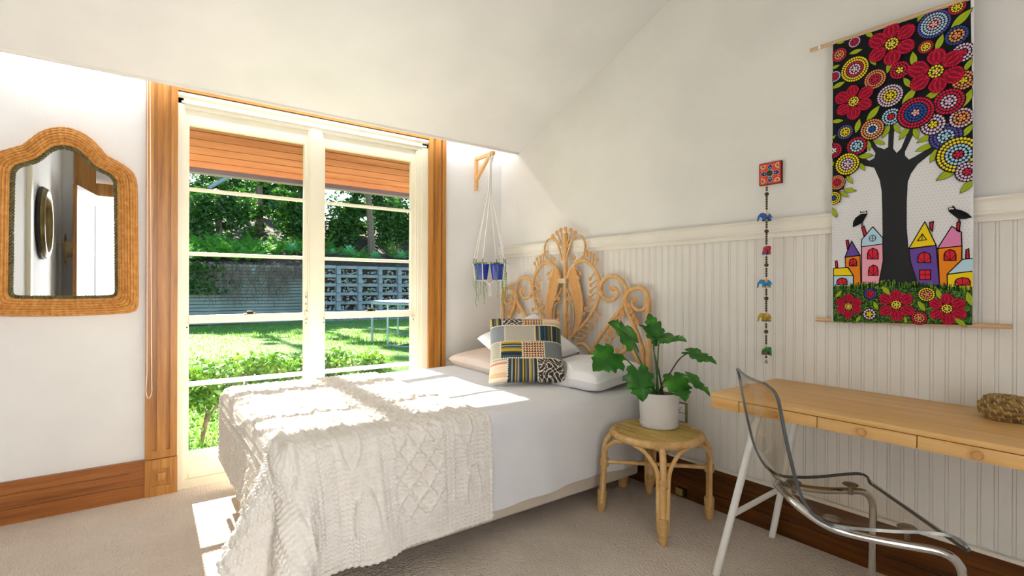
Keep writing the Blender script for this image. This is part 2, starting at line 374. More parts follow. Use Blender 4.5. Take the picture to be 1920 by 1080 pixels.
# ------------------------------------------------------------------ outside: eave, lawn, shrubs, retaining walls, bank, trees
m_soffit = wood('eave_board_timber', ['8A4E32', 'A6623E', 'B6724C', 'C2825A'], 0, 12, .06, .55)
eave = struct(bpy.data.objects.new('trim_9', None), 'red-brown timber boarded eave outside above the window pair'); COL.objects.link(eave); eave.location = (1, YW + .16, 2.2); eave['_o'] = (1, YW + .16, 2.2)
ey0, ez0, ey1, ez1 = YW + .162, 2.172, 4.12, 1.988
nb = 6
for i in range(nb):
    a, b = i / nb, (i + 1) / nb; A = Vector((0, ey0 + (ey1 - ey0) * a, ez0 + (ez1 - ez0) * a)); B = Vector((0, ey0 + (ey1 - ey0) * b, ez0 + (ez1 - ez0) * b))
    g = (B - A).normalized() * .0045
    MB().prism([(-2.5, (A + g).y, (A + g).z), (-2.5, (B - g).y, (B - g).z), (-2.5, (B - g).y, B.z + .013), (-2.5, B.y, B.z + .013), (-2.5, B.y, B.z + .02), (-2.5, A.y, A.z + .02), (-2.5, A.y, A.z + .013), (-2.5, (A + g).y, A.z + .013)], (8, 0, 0)).build('eave_board', m_soffit, eave, smooth=False)
MB().prism([(-2.5, ey1, ez1 - .030), (-2.5, ey1 + .085, ez1 - .030), (-2.5, ey1 + .10, ez1 - .02), (-2.5, ey1 + .10, ez1 + .08), (-2.5, ey1, ez1 + .08)], (8, 0, 0)).build('gutter', plain('gutter_metal', '6E6068', .5), eave, smooth=False)
MB().prism([(-2.5, ey0, ez0 + .02), (-2.5, ey1 + .1, ez1 + .1), (-2.5, ey1 + .1, ez1 + .13), (-2.5, ey0, ez0 + .6)], (8, 0, 0)).build('roof_slab', plain('roof_tile', '55504C', .8), eave, smooth=False)

GZ = -.15
def lawn_mat():
    m, N, L, b = newmat('lawn_grass'); b.inputs['Roughness'].default_value = .9
    n = N.new('ShaderNodeTexNoise'); n.inputs['Scale'].default_value = .7; n.inputs['Detail'].default_value = 8; n.inputs['Roughness'].default_value = .7; L.new(coords(N, L), n.inputs[0])
    L.new(ramp(N, L, n.outputs[0], [(.3, '4E7A2C'), (.5, '6E9A3C'), (.68, '8E9A5A'), (.8, 'A09878')]), b.inputs['Base Color'])
    n2 = N.new('ShaderNodeTexNoise'); n2.inputs['Scale'].default_value = 30; n2.inputs['Detail'].default_value = 4; L.new(coords(N, L), n2.inputs[0]); bump(N, L, b, n2.outputs[0], 1, .05); return m
P = [[(x, y, GZ + .02 * math.sin(x * .9 + y * .5) * (1 if y > 4.4 else 0)) for x in np.linspace(-14, 26, 60)] for y in np.linspace(3.66, 21, 60)]
struct(MB().grid(P).build('lawn', lawn_mat()), 'green lawn sloping away outside the window')
def leafmat(name, cols, rough=.5, trans=.35):
    m, N, L, b = newmat(name); b.inputs['Roughness'].default_value = rough
    n = N.new('ShaderNodeTexNoise'); n.inputs['Scale'].default_value = 6; n.inputs['Detail'].default_value = 4; L.new(coords(N, L), n.inputs[0])
    r = ramp(N, L, n.outputs[0], [(.3 + .4 * i / (len(cols) - 1), c) for i, c in enumerate(cols)]); L.new(r, b.inputs['Base Color'])
    t = N.new('ShaderNodeBsdfTranslucent'); L.new(r, t.inputs[0]); mx = N.new('ShaderNodeMixShader'); mx.inputs[0].default_value = trans
    o = N['Material Output']; L.new(b.outputs[0], mx.inputs[1]); L.new(t.outputs[0], mx.inputs[2]); L.new(mx.outputs[0], o.inputs[0]); return m
m_fern = leafmat('fern_leaf', ['3C8A26', '66B03A', 'A8D85A']); m_shrub = leafmat('shrub_leaf', ['35601C', '5E8E2C', '9AB83E']); m_tree = leafmat('tree_leaf', ['1E4216', '32641E', '5C8A2C']); m_tree2 = leafmat('bright_tree_leaf', ['34601C', '588C2A', '8CB044'], .5, .35)
m_agave = leafmat('agave_leaf', ['4E9A62', '6CB878', '90D090'], .45, .2); m_grass = leafmat('grass_blade', ['4E8A2C', '76AC3C', 'A8BC62'], .7, .4)
m_bark = plain('bark', '6A5546', .9, '8A7460', 12, .8, 60, .01); m_soil = plain('soil', '3A2C22', .95, '5C4836', 5, .8, 20, .05)
m_oldtimber = plain('weathered_timber', '7C7F76', .9, '9CA098', 6, .6, 80, .01, vec=(.2, 1, 1)); m_conc = plain('crib_concrete', '8E9292', .9, 'A6AAAC', 4, .5, 60, .01)
m_stone = plain('pebbles', 'C8C8C2', .9, 'A0A09A', 9)
bankP = [[(x, y, z + .12 * math.sin(x * 1.3 + y) + .08 * math.sin(x * 2.7)) for x in np.linspace(-16, 30, 70)] for y, z in ((20.25, GZ - .2), (20.32, 1.2), (20.36, 1.9), (21, 2.1), (23, 2.6), (26, 3.5), (32, 5.0), (45, 7))]
struct(MB().grid(bankP).build('bank', m_soil), 'planted earth bank above the retaining walls')
# grass blades as one mass
gr = MB(); R2 = random.Random(3)
for i in range(16000):
    y = 4.3 + (R2.random() ** 1.3) * 15.4; x = y * (.02 + R2.random() * .52) - .4; hh = .03 + .05 * R2.random(); a = R2.random() * 6.28; w = .006 + .0006 * y
    dx, dy = math.cos(a) * w, math.sin(a) * w; lx, ly = R2.uniform(-.04, .04), R2.uniform(-.04, .04)
    gr.add([(x - dx, y - dy, GZ - .02), (x + dx, y + dy, GZ - .02), (x + lx, y + ly, GZ + hh)], [(0, 1, 2)])
g = gr.build('lawn_blades', m_grass, smooth=False); g['kind'] = 'stuff'; tag(g, 'short green grass blades standing on the lawn', 'grass')

def leaf_cloud(mb, R_, n, centre_fn, size, aspect=.45):
    for i in range(n):
        c = Vector(centre_fn(R_)); s = size * (.6 + .8 * R_.random())
        d = Vector((R_.gauss(0, 1), R_.gauss(0, 1), R_.gauss(0, .6))).normalized(); u = d.orthogonal().normalized(); u = (u * math.cos(R_.random() * 6) + d.cross(u) * math.sin(R_.random() * 6)).normalized()
        mb.add([c - d * s, c + u * s * aspect, c + d * s, c - u * s * aspect], [(0, 1, 2, 3)])
def ellipsoid_shell(c, r, lo=.6):
    def f(R_):
        d = Vector((R_.gauss(0, 1), R_.gauss(0, 1), R_.gauss(0, 1))).normalized(); k = lo + (1 - lo) * R_.random()
        return (c[0] + d.x * r[0] * k, c[1] + d.y * r[1] * k, c[2] + d.z * r[2] * k)
    return f
# flowering hedge in front of the window: individual shrubs
m_flower = plain('hedge_blossom', 'F2DCE2', .6, 'E8B8C8', 3)
shr = []
for i, (x, y, hgt, rx) in enumerate(((.42, 4.95, .70, .42), (1.02, 5.15, .70, .42), (1.62, 5.25, .70, .40), (2.14, 5.5, .58, .34))):
    lab = ['pink-flecked hedge shrub with bare stems beside the window frame edge', 'flowering hedge shrub second from the bare-stemmed one', 'sunlit hedge shrub before the central mullion', 'small hedge shrub at the lawn end of the hedge'][i]
    t = thing('hedge_shrub', lab, 'shrub', (x, y, GZ), 'flowering hedge shrubs outside the window'); R_ = random.Random(40 + i)
    st = MB()
    for k in range(9):
        a = R_.random() * 6.28; q = .05 + .08 * R_.random(); e = rx * (.3 + .6 * R_.random())
        st.tube(smooth_path([(x + q * math.cos(a), y + q * math.sin(a), GZ - .02), (x + (q + e * .3) * math.cos(a), y + (q + e * .3) * math.sin(a), GZ + hgt * .4), (x + e * math.cos(a + .3), y + e * math.sin(a + .3), GZ + hgt * .8)], 4), [.011] * 5 + [.008] * 2 + [.005] * 2, 5)
    st.build('stems', m_bark, t)
    fo = MB()
    for k in range(10):
        a = R_.random() * 6.28; q = rx * .55 * R_.random() ** .5
        leaf_cloud(fo, R_, 240, ellipsoid_shell((x + q * math.cos(a), y + q * math.sin(a) * .8, GZ + hgt * (.62 + .2 * R_.random())), (rx * .55, rx * .5, hgt * .26), .5), .026, .5)
    leaf_cloud(fo, R_, 260, ellipsoid_shell((x, y, GZ + hgt * .35), (rx * .7, rx * .6, hgt * .35), .5), .024, .5)
    fo.build('foliage', m_shrub, t, smooth=False)
    fl_ = MB()
    for k in range(60 if i < 3 else 15):
        p = ellipsoid_shell((x, y, GZ + hgt * .66), (rx, rx * .8, hgt * .34), .85)(R_); fl_.ball(p, .008, 6, 4)
    fl_.build('blossoms', m_flower, t)

# slatted timber retaining wall with dry creeper
tw = thing('timber_retaining_wall', 'dark horizontal timber retaining wall below the fern bank', 'wall', (1, 20.1, GZ))
me = MB().bbox((-7, -.06, 0), (4.9, .06, .1), .008).mesh('timber_slat', m_oldtimber, smooth=False)
for k in range(18):
    inst('timber_slat', me, tw, (1 + R2.uniform(-.05, .05), 20.1 + R2.uniform(-.035, .035), GZ + .02 + k * .116))
for x in (-4, -1, 2.2, 5.2):
    MB().box((x - .07, 20.14, GZ), (x + .07, 20.26, GZ + 2.15)).build('post', m_oldtimber, tw, smooth=False)
cr = MB()
for k in range(420):
    x = R2.uniform(-1, 5.3); z = GZ + 2.0 + R2.uniform(0, .2); p = Vector((x, 20.0, z)); path = [p.copy()]; ln = R2.uniform(.4, 1.5) * (1.0 if 1.8 < x < 4.6 else .5)
    for q in range(5): p = p + Vector((R2.uniform(-.12, .12), R2.uniform(-.05, .03), -ln / 5)); p.y = min(p.y, 20.0); path.append(p.copy())
    cr.tube(path, .008, 3, cap=False)
c_ = cr.build('creeper_stems', plain('dry_creeper', '6A5648', .9, '8A7566', 5)); c_['kind'] = 'stuff'; tag(c_, 'dry brown creeper stems hanging over the timber retaining wall', 'creeper')
iv = MB(); leaf_cloud(iv, R2, 700, lambda R_: (R_.gauss(1.7, .45), 19.94 - R_.random() * .12, R_.uniform(.9, 2.0)), .06, .6)
tag(iv.build('ivy', m_tree, smooth=False), 'dark ivy patch clinging to the timber retaining wall', 'ivy')

# concrete crib wall: headers and stretchers as pieces, stones in the cells
cw = thing('crib_wall', 'grey concrete crib retaining wall with stone-filled cells', 'wall', (8.4, 19.9, GZ))
hm = MB().prism([(-.075, -.12, 0), (.075, -.12, 0), (.10, .25, 0), (-.10, .25, 0)], (0, 0, .335)).mesh('header_block', m_conc, smooth=False)
sm = MB().bbox((-.345, -.05, 0), (.345, .09, .125), .01).mesh('stretcher_beam', m_conc, smooth=False)
stn = MB(); PR = .352; nr = 6
for r_ in range(nr + 1):
    z = 2.0 - (r_ + 1) * PR + .02; yy = 20.25 - .055 * r_
    for k in range(8):
        x = 5.72 + .855 * k - .02 * r_
        if z > GZ - .3: inst('header_block', hm, cw, (x, yy, z))
        inst('stretcher_beam', sm, cw, (x + .43, yy + .03, z + .22 if r_ < nr + 1 else z))
        for q in range(16):
            a = Vector((x + .43 + R2.uniform(-.33, .33), yy + .07 + R2.uniform(-.02, .1), z + .04 + R2.uniform(-.06, .13))); stn.ball(a, (R2.uniform(.03, .06), .04, R2.uniform(.025, .05)), 6, 4)
s_ = stn.build('cell_stones', m_stone, cw, smooth=False); s_['kind'] = 'stuff'
MB().box((5.3, 20.42, GZ - .2), (12.6, 20.5, 1.9)).build('backing', m_soil, cw, smooth=False)
# small ferns sprouting in the cells and clumps along the bank
def fern_mesh(name, mat, nf, length, seed, pin=13, arch=.6, lw=.16):
    R_ = random.Random(seed); mb = MB()
    for k in range(nf):
        a = 2 * PI * k / nf + R_.uniform(-.3, .3); el = R_.uniform(.5, 1.25); ln = length * R_.uniform(.75, 1.15); pts = []
        p = Vector((0, 0, 0)); dirv = el
        for q in range(pin + 1):
            pts.append(p.copy()); dd = dirv - arch * 2.2 * (q / pin) ** 1.4; p = p + Vector((math.cos(a) * math.cos(dd), math.sin(a) * math.cos(dd), math.sin(dd))) * (ln / pin)
        side = Vector((-math.sin(a), math.cos(a), 0))
        for q in range(1, pin):
            t = (pts[q + 1] - pts[q - 1]).normalized(); w = lw * ln * math.sin(PI * (q / pin) ** .7) + .01; hl = ln / pin * .42
            for sgn in (-1, 1):
                tip = pts[q] + side * sgn * w + t * hl * 1.2 - Vector((0, 0, w * .25)); mb.add([pts[q] - t * hl, tip, pts[q] + t * hl], [(0, 1, 2)])
    return mb.mesh(name, mat, smooth=False)
def agave_mesh(name, nl, ln, seed):
    R_ = random.Random(seed); mb = MB()
    for k in range(nl):
        a = 2.399 * k; el = .15 + 1.2 * (k / nl); l = ln * R_.uniform(.85, 1.1); d = Vector((math.cos(a) * math.cos(el), math.sin(a) * math.cos(el), math.sin(el))); s = Vector((-math.sin(a), math.cos(a), 0)); u = s.cross(d) * -1; rows = []
        for q in range(6):
            t = q / 5; w = l * .16 * (math.sin(PI * min(1, .18 + .82 * t)) ** .8) * (1 if t < .97 else 0); c = d * l * t + Vector((0, 0, -.25 * l * t * t * math.cos(el))); rows.append([c - s * w + u * w * .35, c - u * w * .1, c + s * w + u * w * .35])
        mb.grid(rows)
    return mb.mesh(name, m_agave)
fA = fern_mesh('fern_fronds', m_fern, 20, .95, 1); fB = fern_mesh('fern_fronds', m_fern, 17, 1.1, 2, 15, .45, .13); fC = fern_mesh('fern_fronds', m_shrub, 12, .35, 3, 8, .6, .1)
R3 = random.Random(11); taken = [(p.x, p.y, .75) for p in (PX(a, b, 1, 20.75) for a, b in ((655, 478), (704, 484), (752, 484), (623, 476), (548, 470)))] + [(8.9, 22.6, .5)] + [(p.x, p.y, .9) for p in (PX(738, 474, 1, 21.6), PX(613, 462, 1, 21.6))]
def fern_spot(x0, x1, y0, y1):                   # the free spot with the widest clearance out of a few tries
    best = None
    for _ in range(40):
        x, y = R3.uniform(x0, x1), R3.uniform(y0, y1); c = min(math.hypot(x - a, y - b) - r for a, b, r in taken)
        if best is None or c > best[0]: best = (c, x, y)
    taken.append((best[1], best[2], 0)); return best[1], best[2]
for k in range(84):
    x, y = fern_spot(.6, 6.0, 20.75, 23.0) if k < 64 else fern_spot(-4.5, .6, 20.75, 23.0); z = 2.0 + (y - 20.5) * .28
    o = inst('fern', (fA, fB)[k % 2], None, (x, y, z), (0, 0, R3.random() * 6.28), R3.uniform(.6, .85)); tag(o, 'bright green arching fern on the bank above the timber retaining wall', 'fern', 'ferns above the timber retaining wall')
for k in range(26):
    x, y = fern_spot(6.4, 12.4, 21.5, 23.0); z = 2.2 + (y - 21.5) * .26
    o = inst('fern', (fA, fB)[k % 2], None, (x, y, z), (0, 0, R3.random() * 6.28), R3.uniform(.55, .75)); tag(o, 'dark shaded fern behind the agaves above the crib wall', 'fern', 'ferns above the crib wall')
for k, (px, py, s) in enumerate(((745, 500, .62), (693, 550, .80), (648, 533, .45), (735, 530, .45), (648, 568, .45), (686, 562, .40), (725, 566, .45), (762, 558, .50))):
    p = PX(px, py, 1, 19.92); o = inst('cell_plant', fC, None, p, (0, 0, k), s); tag(o, 'small green tuft growing out of a crib wall cell', 'plant', 'tufts in the crib wall cells')
ag = agave_mesh('agave_rosette', 26, .75, 5)
for k, (px, py, s) in enumerate(((655, 478, .68), (704, 484, .52), (752, 484, .55), (623, 476, .36), (548, 470, .52))):
    p = PX(px, py, 1, 20.75); o = inst('agave', ag, None, p, (0, 0, k * 1.1), s); tag(o, ['large blue-green agave left of the tree trunk foot', 'light green agave at the foot of the tree trunk', 'light green agave beside the sword fern clump', 'small agave at the end of the crib wall coping', 'blue-green agave at the end of the fern bank'][k], 'agave', 'agaves along the bank edge')
bf = fern_mesh('sword_fronds', m_shrub, 16, 1.15, 8, 10, .25, .06)
for k, (px, py) in enumerate(((738, 474), (613, 462))):
    o = inst('sword_fern', bf, None, PX(px, py, 1, 21.6), (0, 0, k), .75); tag(o, ['yellow-green sword fern right of the tree trunk', 'sword fern growing beside the window mullion side of the bank'][k], 'fern')
# trees
def tree(label, x, y, h0, hgt, rx, seed, trunk_r=.14, n=2600, mat=m_tree, lean=0, low=.35, blobs=11, leaf=.13):
    R_ = random.Random(seed); t = thing('garden_tree', label, 'tree', (x, y, h0), 'trees on the bank')
    tr = MB(); top = h0 + hgt * .75
    tr.tube(smooth_path([(x, y, h0 - .3), (x + lean * .4, y, h0 + hgt * .3), (x + lean, y + .2, top)], 6), [trunk_r * (1.15 - .6 * i / 12) for i in range(13)], 8)
    for k in range(6):
        a = R_.random() * 6.28; z = h0 + hgt * R_.uniform(.3, .6); q = Vector((x + lean * .6, y, z)); e = q + Vector((math.cos(a) * rx * .7, math.sin(a) * rx * .6, hgt * .18)); tr.tube([q, (q + e) / 2 + Vector((0, 0, .1)), e], [trunk_r * .4, trunk_r * .3, trunk_r * .12], 5)
    tr.build('trunk', m_bark, t)
    fo = MB()
    for b in range(blobs):
        a = R_.random() * 6.28; q = rx * R_.random() ** .5 * .58; c = (x + lean + q * math.cos(a), y + q * math.sin(a) * .7, h0 + hgt * R_.uniform(low, .95)); s = rx * R_.uniform(.32, .42)
        leaf_cloud(fo, R_, n // blobs, ellipsoid_shell(c, (s, s, s * .75), .35), leaf, .45)
    fo.build('crown', mat, t, smooth=False); return t
tree('slim grey-brown trunked tree standing behind the agaves', 8.9, 22.6, 2.4, 7.5, 1.8, 21, .17, 3000, m_tree, -.35, .42)
tree('dense dark tree behind the ferns at the crib wall end', 13.0, 26.6, 3.2, 10, 2.1, 22, .2, 5500, m_tree, 0, .0, 24)
tree('dark leafy tree behind the slim trunked tree', 9.6, 26.8, 3.6, 11, 1.45, 23, .2, 6500, m_tree, 0, .0, 26)
tree('bushy dark tree rising behind the window mullion', 6.75, 26.6, 3.3, 12, 1.4, 24, .16, 7000, m_tree, 0, .0, 26, .11)
tree('yellow-green small-leafed tree in the middle of the fern bank', 4.85, 26.2, 3.3, 11, .95, 25, .14, 5500, m_tree2, 0, .0, 24, .1)
tree('slender bright leafed tree over the fern bank', 3.2, 26.2, 3.4, 10, .7, 26, .12, 4200, m_tree2, 0, .0, 22, .1)
tree('dark tree at the mirror end of the fern bank', 1.5, 26.2, 3.2, 3.0, .85, 27, .15, 2600, m_tree, 0, .0, 11, .11)
tree('tall dark tree beyond the timber retaining wall end', -2.6, 26, 3.0, 12, 2.2, 28, .2, 3200, m_tree, 0, .0, 14)
tree('far dark tree behind the slender bright leafed tree', 6.4, 34.5, 4.6, 4.2, 2.7, 29, .2, 3600, m_tree, 0, .0, 14, .16)
tree('far tree behind the dark tree of the fern bank', 1.0, 34.5, 4.6, 4.0, 2.6, 30, .2, 3200, m_tree, 0, .0, 14, .16)
tree('broad far tree behind the crib wall planting', 15.4, 34, 5.0, 12, 3.4, 31, .25, 3800, m_tree, 0, .0, 15, .17)
for k, (x, y, w_, hh, lb) in enumerate(((3.0, 24.6, 1.6, 2.4, 'dark understorey bush behind the bright ferns by the ivy'), (5.9, 24.6, 1.3, 2.4, 'dark understorey bush behind the ferns by the mullion'), (8.35, 24.6, 1.2, 2.6, 'dark understorey bush behind the slim tree trunk'), (10.95, 24.6, 1.35, 2.7, 'dark understorey bush behind the sword fern'), (13.6, 24.6, 1.3, 2.6, 'dark understorey bush at the crib wall end'), (8.0, 30.0, 2.1, 4.0, 'tall shaded bush far behind the crib wall'), (12.3, 30.0, 2.0, 4.4, 'tall shaded bush far behind the sword fern'), (3.6, 30, 2.1, 3.0, 'shaded bush far behind the bright fern bank'))):
    t = thing('understorey_bush', lb, 'bush', (x, y, 2.5 + (y - 22.5) * .28), 'understorey bushes on the bank'); R_ = random.Random(90 + k); z0 = 2.4 + (y - 22.5) * .28; fo = MB()
    for b in range(13): leaf_cloud(fo, R_, 230, ellipsoid_shell((x + R_.uniform(-1, 1) * w_ * .6, y + R_.uniform(-.4, .4), z0 + hh * R_.uniform(.2, .8)), (w_ * .40, .5, hh * .3), .3), .12, .4)
    fo.build('foliage', m_tree, t, smooth=False); MB().tube([(x, y, z0 - .3), (x + .1, y, z0 + hh * .6)], .05, 6).build('stem', m_bark, t)
bp = MB(); A_, B_ = PX(392, 352, 1, 23.5), PX(448, 326, 1, 23.5)
bp.tube(smooth_path([A_, (A_ + B_) / 2 + Vector((0, 0, .05)), B_], 5), .075, 7); bp.tube([(A_ + B_) / 2, (A_ + B_) / 2 + Vector((.1, 0, .45))], .05, 6)
tag(bp.build('bare_branch', plain('silver_bark', '8E98A6', .7)), 'bare silver-grey branch slanting in front of the bank trees', 'branch')
# trampoline
m_galv = plain('galvanised_steel', 'A8B2BC', .4, metal=.6); tp = thing('trampoline', 'galvanised trampoline with black mat standing on the lawn', 'trampoline', (6.1, 11.2, GZ))
tc, trr, tz = Vector((6.12, 11.2, .80)), 1.62, .80
MB().tube([tc + Vector((math.cos(a) * trr, math.sin(a) * trr, 0)) for a in np.linspace(0, 2 * PI, 48, endpoint=False)], .03, 8, True).build('rim', m_galv, tp)
MB().lathe([(0, 0), (trr * .86, 0), (trr * .86, .006), (0, .006)], tc, 40).build('mat', m_black, tp)
MB().lathe([(trr * .86, .0), (trr + .03, .03), (trr + .03, .036), (trr * .86, .01)], tc, 40).build('edge_pad', plain('pad_vinyl', '2C3E58', .5, 'A8B2BC', 4), tp)
for a0 in (2.75, 3.65, 4.6, .5, 1.6, 5.6):
    A_, B_ = [tc + Vector((math.cos(a0 + s) * trr, math.sin(a0 + s) * trr, 0)) for s in (-.2, .2)]
    MB().tube(smooth_path([A_, Vector((A_.x, A_.y, GZ + .14)), Vector((A_.x, A_.y, GZ + .03)) * .9 + Vector((B_.x, B_.y, GZ + .03)) * .1, Vector((A_.x, A_.y, GZ + .025)) * .1 + Vector((B_.x, B_.y, GZ + .025)) * .9, Vector((B_.x, B_.y, GZ + .14)), B_], 6), .024, 7).build('leg', m_galv, tp)
# low bench-like rail and paving seen under the hedge
struct(MB().box((-1, 3.665, GZ - .05), (4, 4.35, GZ + .03)).build('paving', plain('paving', 'B8B2A8', .9, 'CFC8BC', 3)), 'pale paved strip along the outside of the window wall')
# ------------------------------------------------------------------ bed
BX0, BX1, BY0, BY1 = .45, 2.40, 1.955, 3.325
m_uph = plain('cream_upholstery', 'E2D6C6', .85, 'D8CBB9', 5, .3, 400)
m_linen = plain('white_linen', 'EFEFF2', .85, 'E8E8EC', 3, .3, 35, .006)
m_cotton = plain('white_cotton', 'F3F3F5', .85, 'ECECF0', 3, .25, 25, .006)
m_pinkcot = plain('blush_cotton', 'EFDED2', .85, 'E8D4C8', 3, .25, 30, .004)
m_legwood = wood('bed_leg_timber', ['B88A50', 'CFA468', 'DDB880'], 2, 20, .2)
bed = thing('bed', 'cream upholstered double bed base with mattress on short timber legs', 'bed', ((BX0 + BX1) / 2, (BY0 + BY1) / 2, 0))
def rbox(lo, hi, r, n=4):
    bm = bmesh.new(); bmesh.ops.create_cube(bm, size=1)
    for v in bm.verts: v.co = Vector([lo[i] + (v.co[i] + .5) * (hi[i] - lo[i]) for i in range(3)])
    bmesh.ops.bevel(bm, geom=bm.edges[:], offset=r, segments=n, affect='EDGES', profile=.5); bm.verts.index_update()
    mb = MB(); mb.add([v.co.copy() for v in bm.verts], [[v.index for v in f.verts] for f in bm.faces]); bm.free(); return mb
rbox((BX0, BY0, .075), (BX1, BY1, .33), .02).build('base', m_uph, bed)
rbox((BX0 + .01, BY0 + .01, .33), (BX1 - .005, BY1 - .01, .565), .045).build('mattress', m_cotton, bed)
for x in (BX0 + .10, BX1 - .06):
    for y in (BY0 + .07, BY1 - .07):
        MB().lathe([(0, 0), (.028, 0), (.034, .08), (0, .08)], (x, y, 0), 16).build('leg', m_legwood, bed)

# quilt: top, side drops, short drop at the foot; pin tucks near the open side
def vnoise(x, y, seed=0):
    s = np.zeros_like(x, dtype=float); r = np.random.RandomState(seed)
    for k in range(14):
        a = r.rand() * 6.28; fq = 2 ** (r.rand() * 3.2) * 1.6; s += np.sin((x * np.cos(a) + y * np.sin(a)) * fq * 2 + r.rand() * 6.28) / fq
    return s * .5
QT = .588
def section():                                      # (y, z, kind)
    pts = []; rr = .045
    y0, y1 = BY0 - .022, BY1 + .02
    for k in range(20): pts.append((y0 - .006, .152 + (QT - rr - .152) * k / 19, 1))
    for k in range(1, 8): a = PI - (PI / 2) * k / 8; pts.append((y0 + rr + rr * math.cos(a), QT - rr + rr * math.sin(a), 0))
    for k in range(150): pts.append((y0 + rr + (y1 - y0 - 2 * rr) * (k / 149) ** 1.25, QT, 0))
    for k in range(1, 8): a = PI / 2 - (PI / 2) * k / 8; pts.append((y1 - rr + rr * math.cos(a), QT - rr + rr * math.sin(a), 0))
    for k in range(8): pts.append((y1 + .004, QT - rr - .3 * k / 7, 2))
    return pts
S = section(); xs = list(np.linspace(BX1 + .03, BX0 + .03, 110)); rows = []
SY = np.array([p[0] for p in S]); SZ = np.array([p[1] for p in S]); SK = np.array([p[2] for p in S])
for x in xs:
    xx = np.full_like(SY, x); wz = vnoise(xx, SY * 1.4, 3) * .0085; tuck = np.where((SY > 1.97) & (SY < 2.13), .0040 * np.abs(np.sin((SY - 1.97) / .016 * PI)), 0)
    top = (SK == 0); drop = (SK == 1) | (SK == 2)
    dpt = np.clip((QT - SZ) / .46, 0, 1); wave = (.010 * np.sin(x * 9 + 1.2 * np.sin(x * 3.1)) + .007 * np.sin(x * 23 + SZ * 6) + vnoise(xx * 2, SZ * 2, 5) * .006) * dpt
    Y = SY - np.where(SK == 1, np.maximum(wave, -.012) + .010 * dpt, 0); Z = SZ + np.where(top, wz + tuck, 0) + np.where((SK == 1) & (SZ < .17), .012 * np.sin(x * 4.0), 0)
    rows.append([(x, Y[i], Z[i]) for i in range(len(SY))])
for k in range(1, 9):                                # roll over the foot
    a = PI / 2 * min(1, k / 6); x = BX0 + .03 - .05 * math.sin(a); dz = .05 * (1 - math.cos(a)) + (.045 * (k - 6) if k > 6 else 0)
    rows.append([(x, min(max(SY[i], BY0 - .02), BY1 + .02), SZ[i] - dz * (1 if SK[i] == 0 else 0)) for i in range(len(SY))])
q = MB().grid(rows).build('quilt', m_linen, angle=None); tag(q, 'white pintucked linen quilt covering the double bed', 'quilt')

# ------------------------------------------------------------------ knitted throw: draped by a small cloth solver, then knitted relief
def drape(nx, ny, a0, a1, b0, b1, lo, hi, top, steps=420):
    sx, sy = (a1 - a0) / (nx - 1), (b1 - b0) / (ny - 1)
    A, B = np.meshgrid(np.linspace(a0, a1, nx), np.linspace(b0, b1, ny), indexing='ij')
    p = np.stack([A, B, np.full_like(A, top + .01)], -1); p[..., 2] += .003 * np.sin(A * 17) * np.cos(B * 13); old = p.copy(); r = .05
    def con(d0, d1, L0, k):
        i0, i1 = slice(0, nx - d0), slice(d0, nx)
        for par in range(2):
            if d1 >= 0: P0, P1 = p[i0, 0:ny - d1], p[i1, d1:ny]
            else: P0, P1 = p[i0, -d1:ny], p[i1, 0:ny + d1]
            d = P1 - P0; L = np.linalg.norm(d, axis=-1, keepdims=True) + 1e-9; c = d * (k * .5 * (L - L0) / L)
            ax = 0 if d0 else 1; st = max(d0, abs(d1)); m = np.zeros(c.shape[:2], bool)
            idx = np.arange(c.shape[ax]) // st % 2 == par
            if ax == 0: m[idx, :] = True
            else: m[:, idx] = True
            c = c * m[..., None]; P0 += c; P1 -= c
    for s in range(steps):
        v = (p - old) * .965; old = p.copy(); p += v; p[..., 2] -= 9.8 * .0125 ** 2 * .6
        for it in range(9):
            con(1, 0, sx, 1); con(0, 1, sy, 1)
            if it % 2 == 0:
                dg = math.hypot(sx, sy); con(1, 1, dg, .35); con(1, -1, dg, .35); con(2, 0, 2 * sx, .25); con(0, 2, 2 * sy, .25); con(4, 0, 4 * sx, .10); con(0, 4, 4 * sy, .10)
        # rounded-box bed
        c = np.array([(lo[i] + hi[i]) / 2 for i in range(3)]); hf = np.array([(hi[i] - lo[i]) / 2 - r for i in range(3)])
        qv = p - c; cl = np.clip(qv, -hf, hf); d = qv - cl; L = np.linalg.norm(d, axis=-1); ins = (np.all(np.abs(qv) < hf, axis=-1))
        pen = (L < r) & ~ins
        nrm = d / (L[..., None] + 1e-9)
        tgt = c + cl + nrm * r; p[pen] = tgt[pen]; up = ins; p[up, 2] = hi[2]
        con_ = pen | ins; nr_ = np.where(ins[..., None], np.array([0, 0, 1.]), nrm); dsp = p - old; tan = dsp - nr_ * (dsp * nr_).sum(-1, keepdims=True)
        p[con_] -= tan[con_] * (.97 if s > 30 else .5); old[con_] = p[con_]
        fl = p[..., 2] < .012; p[fl, 2] = .012; old[fl] = p[fl]
    return p
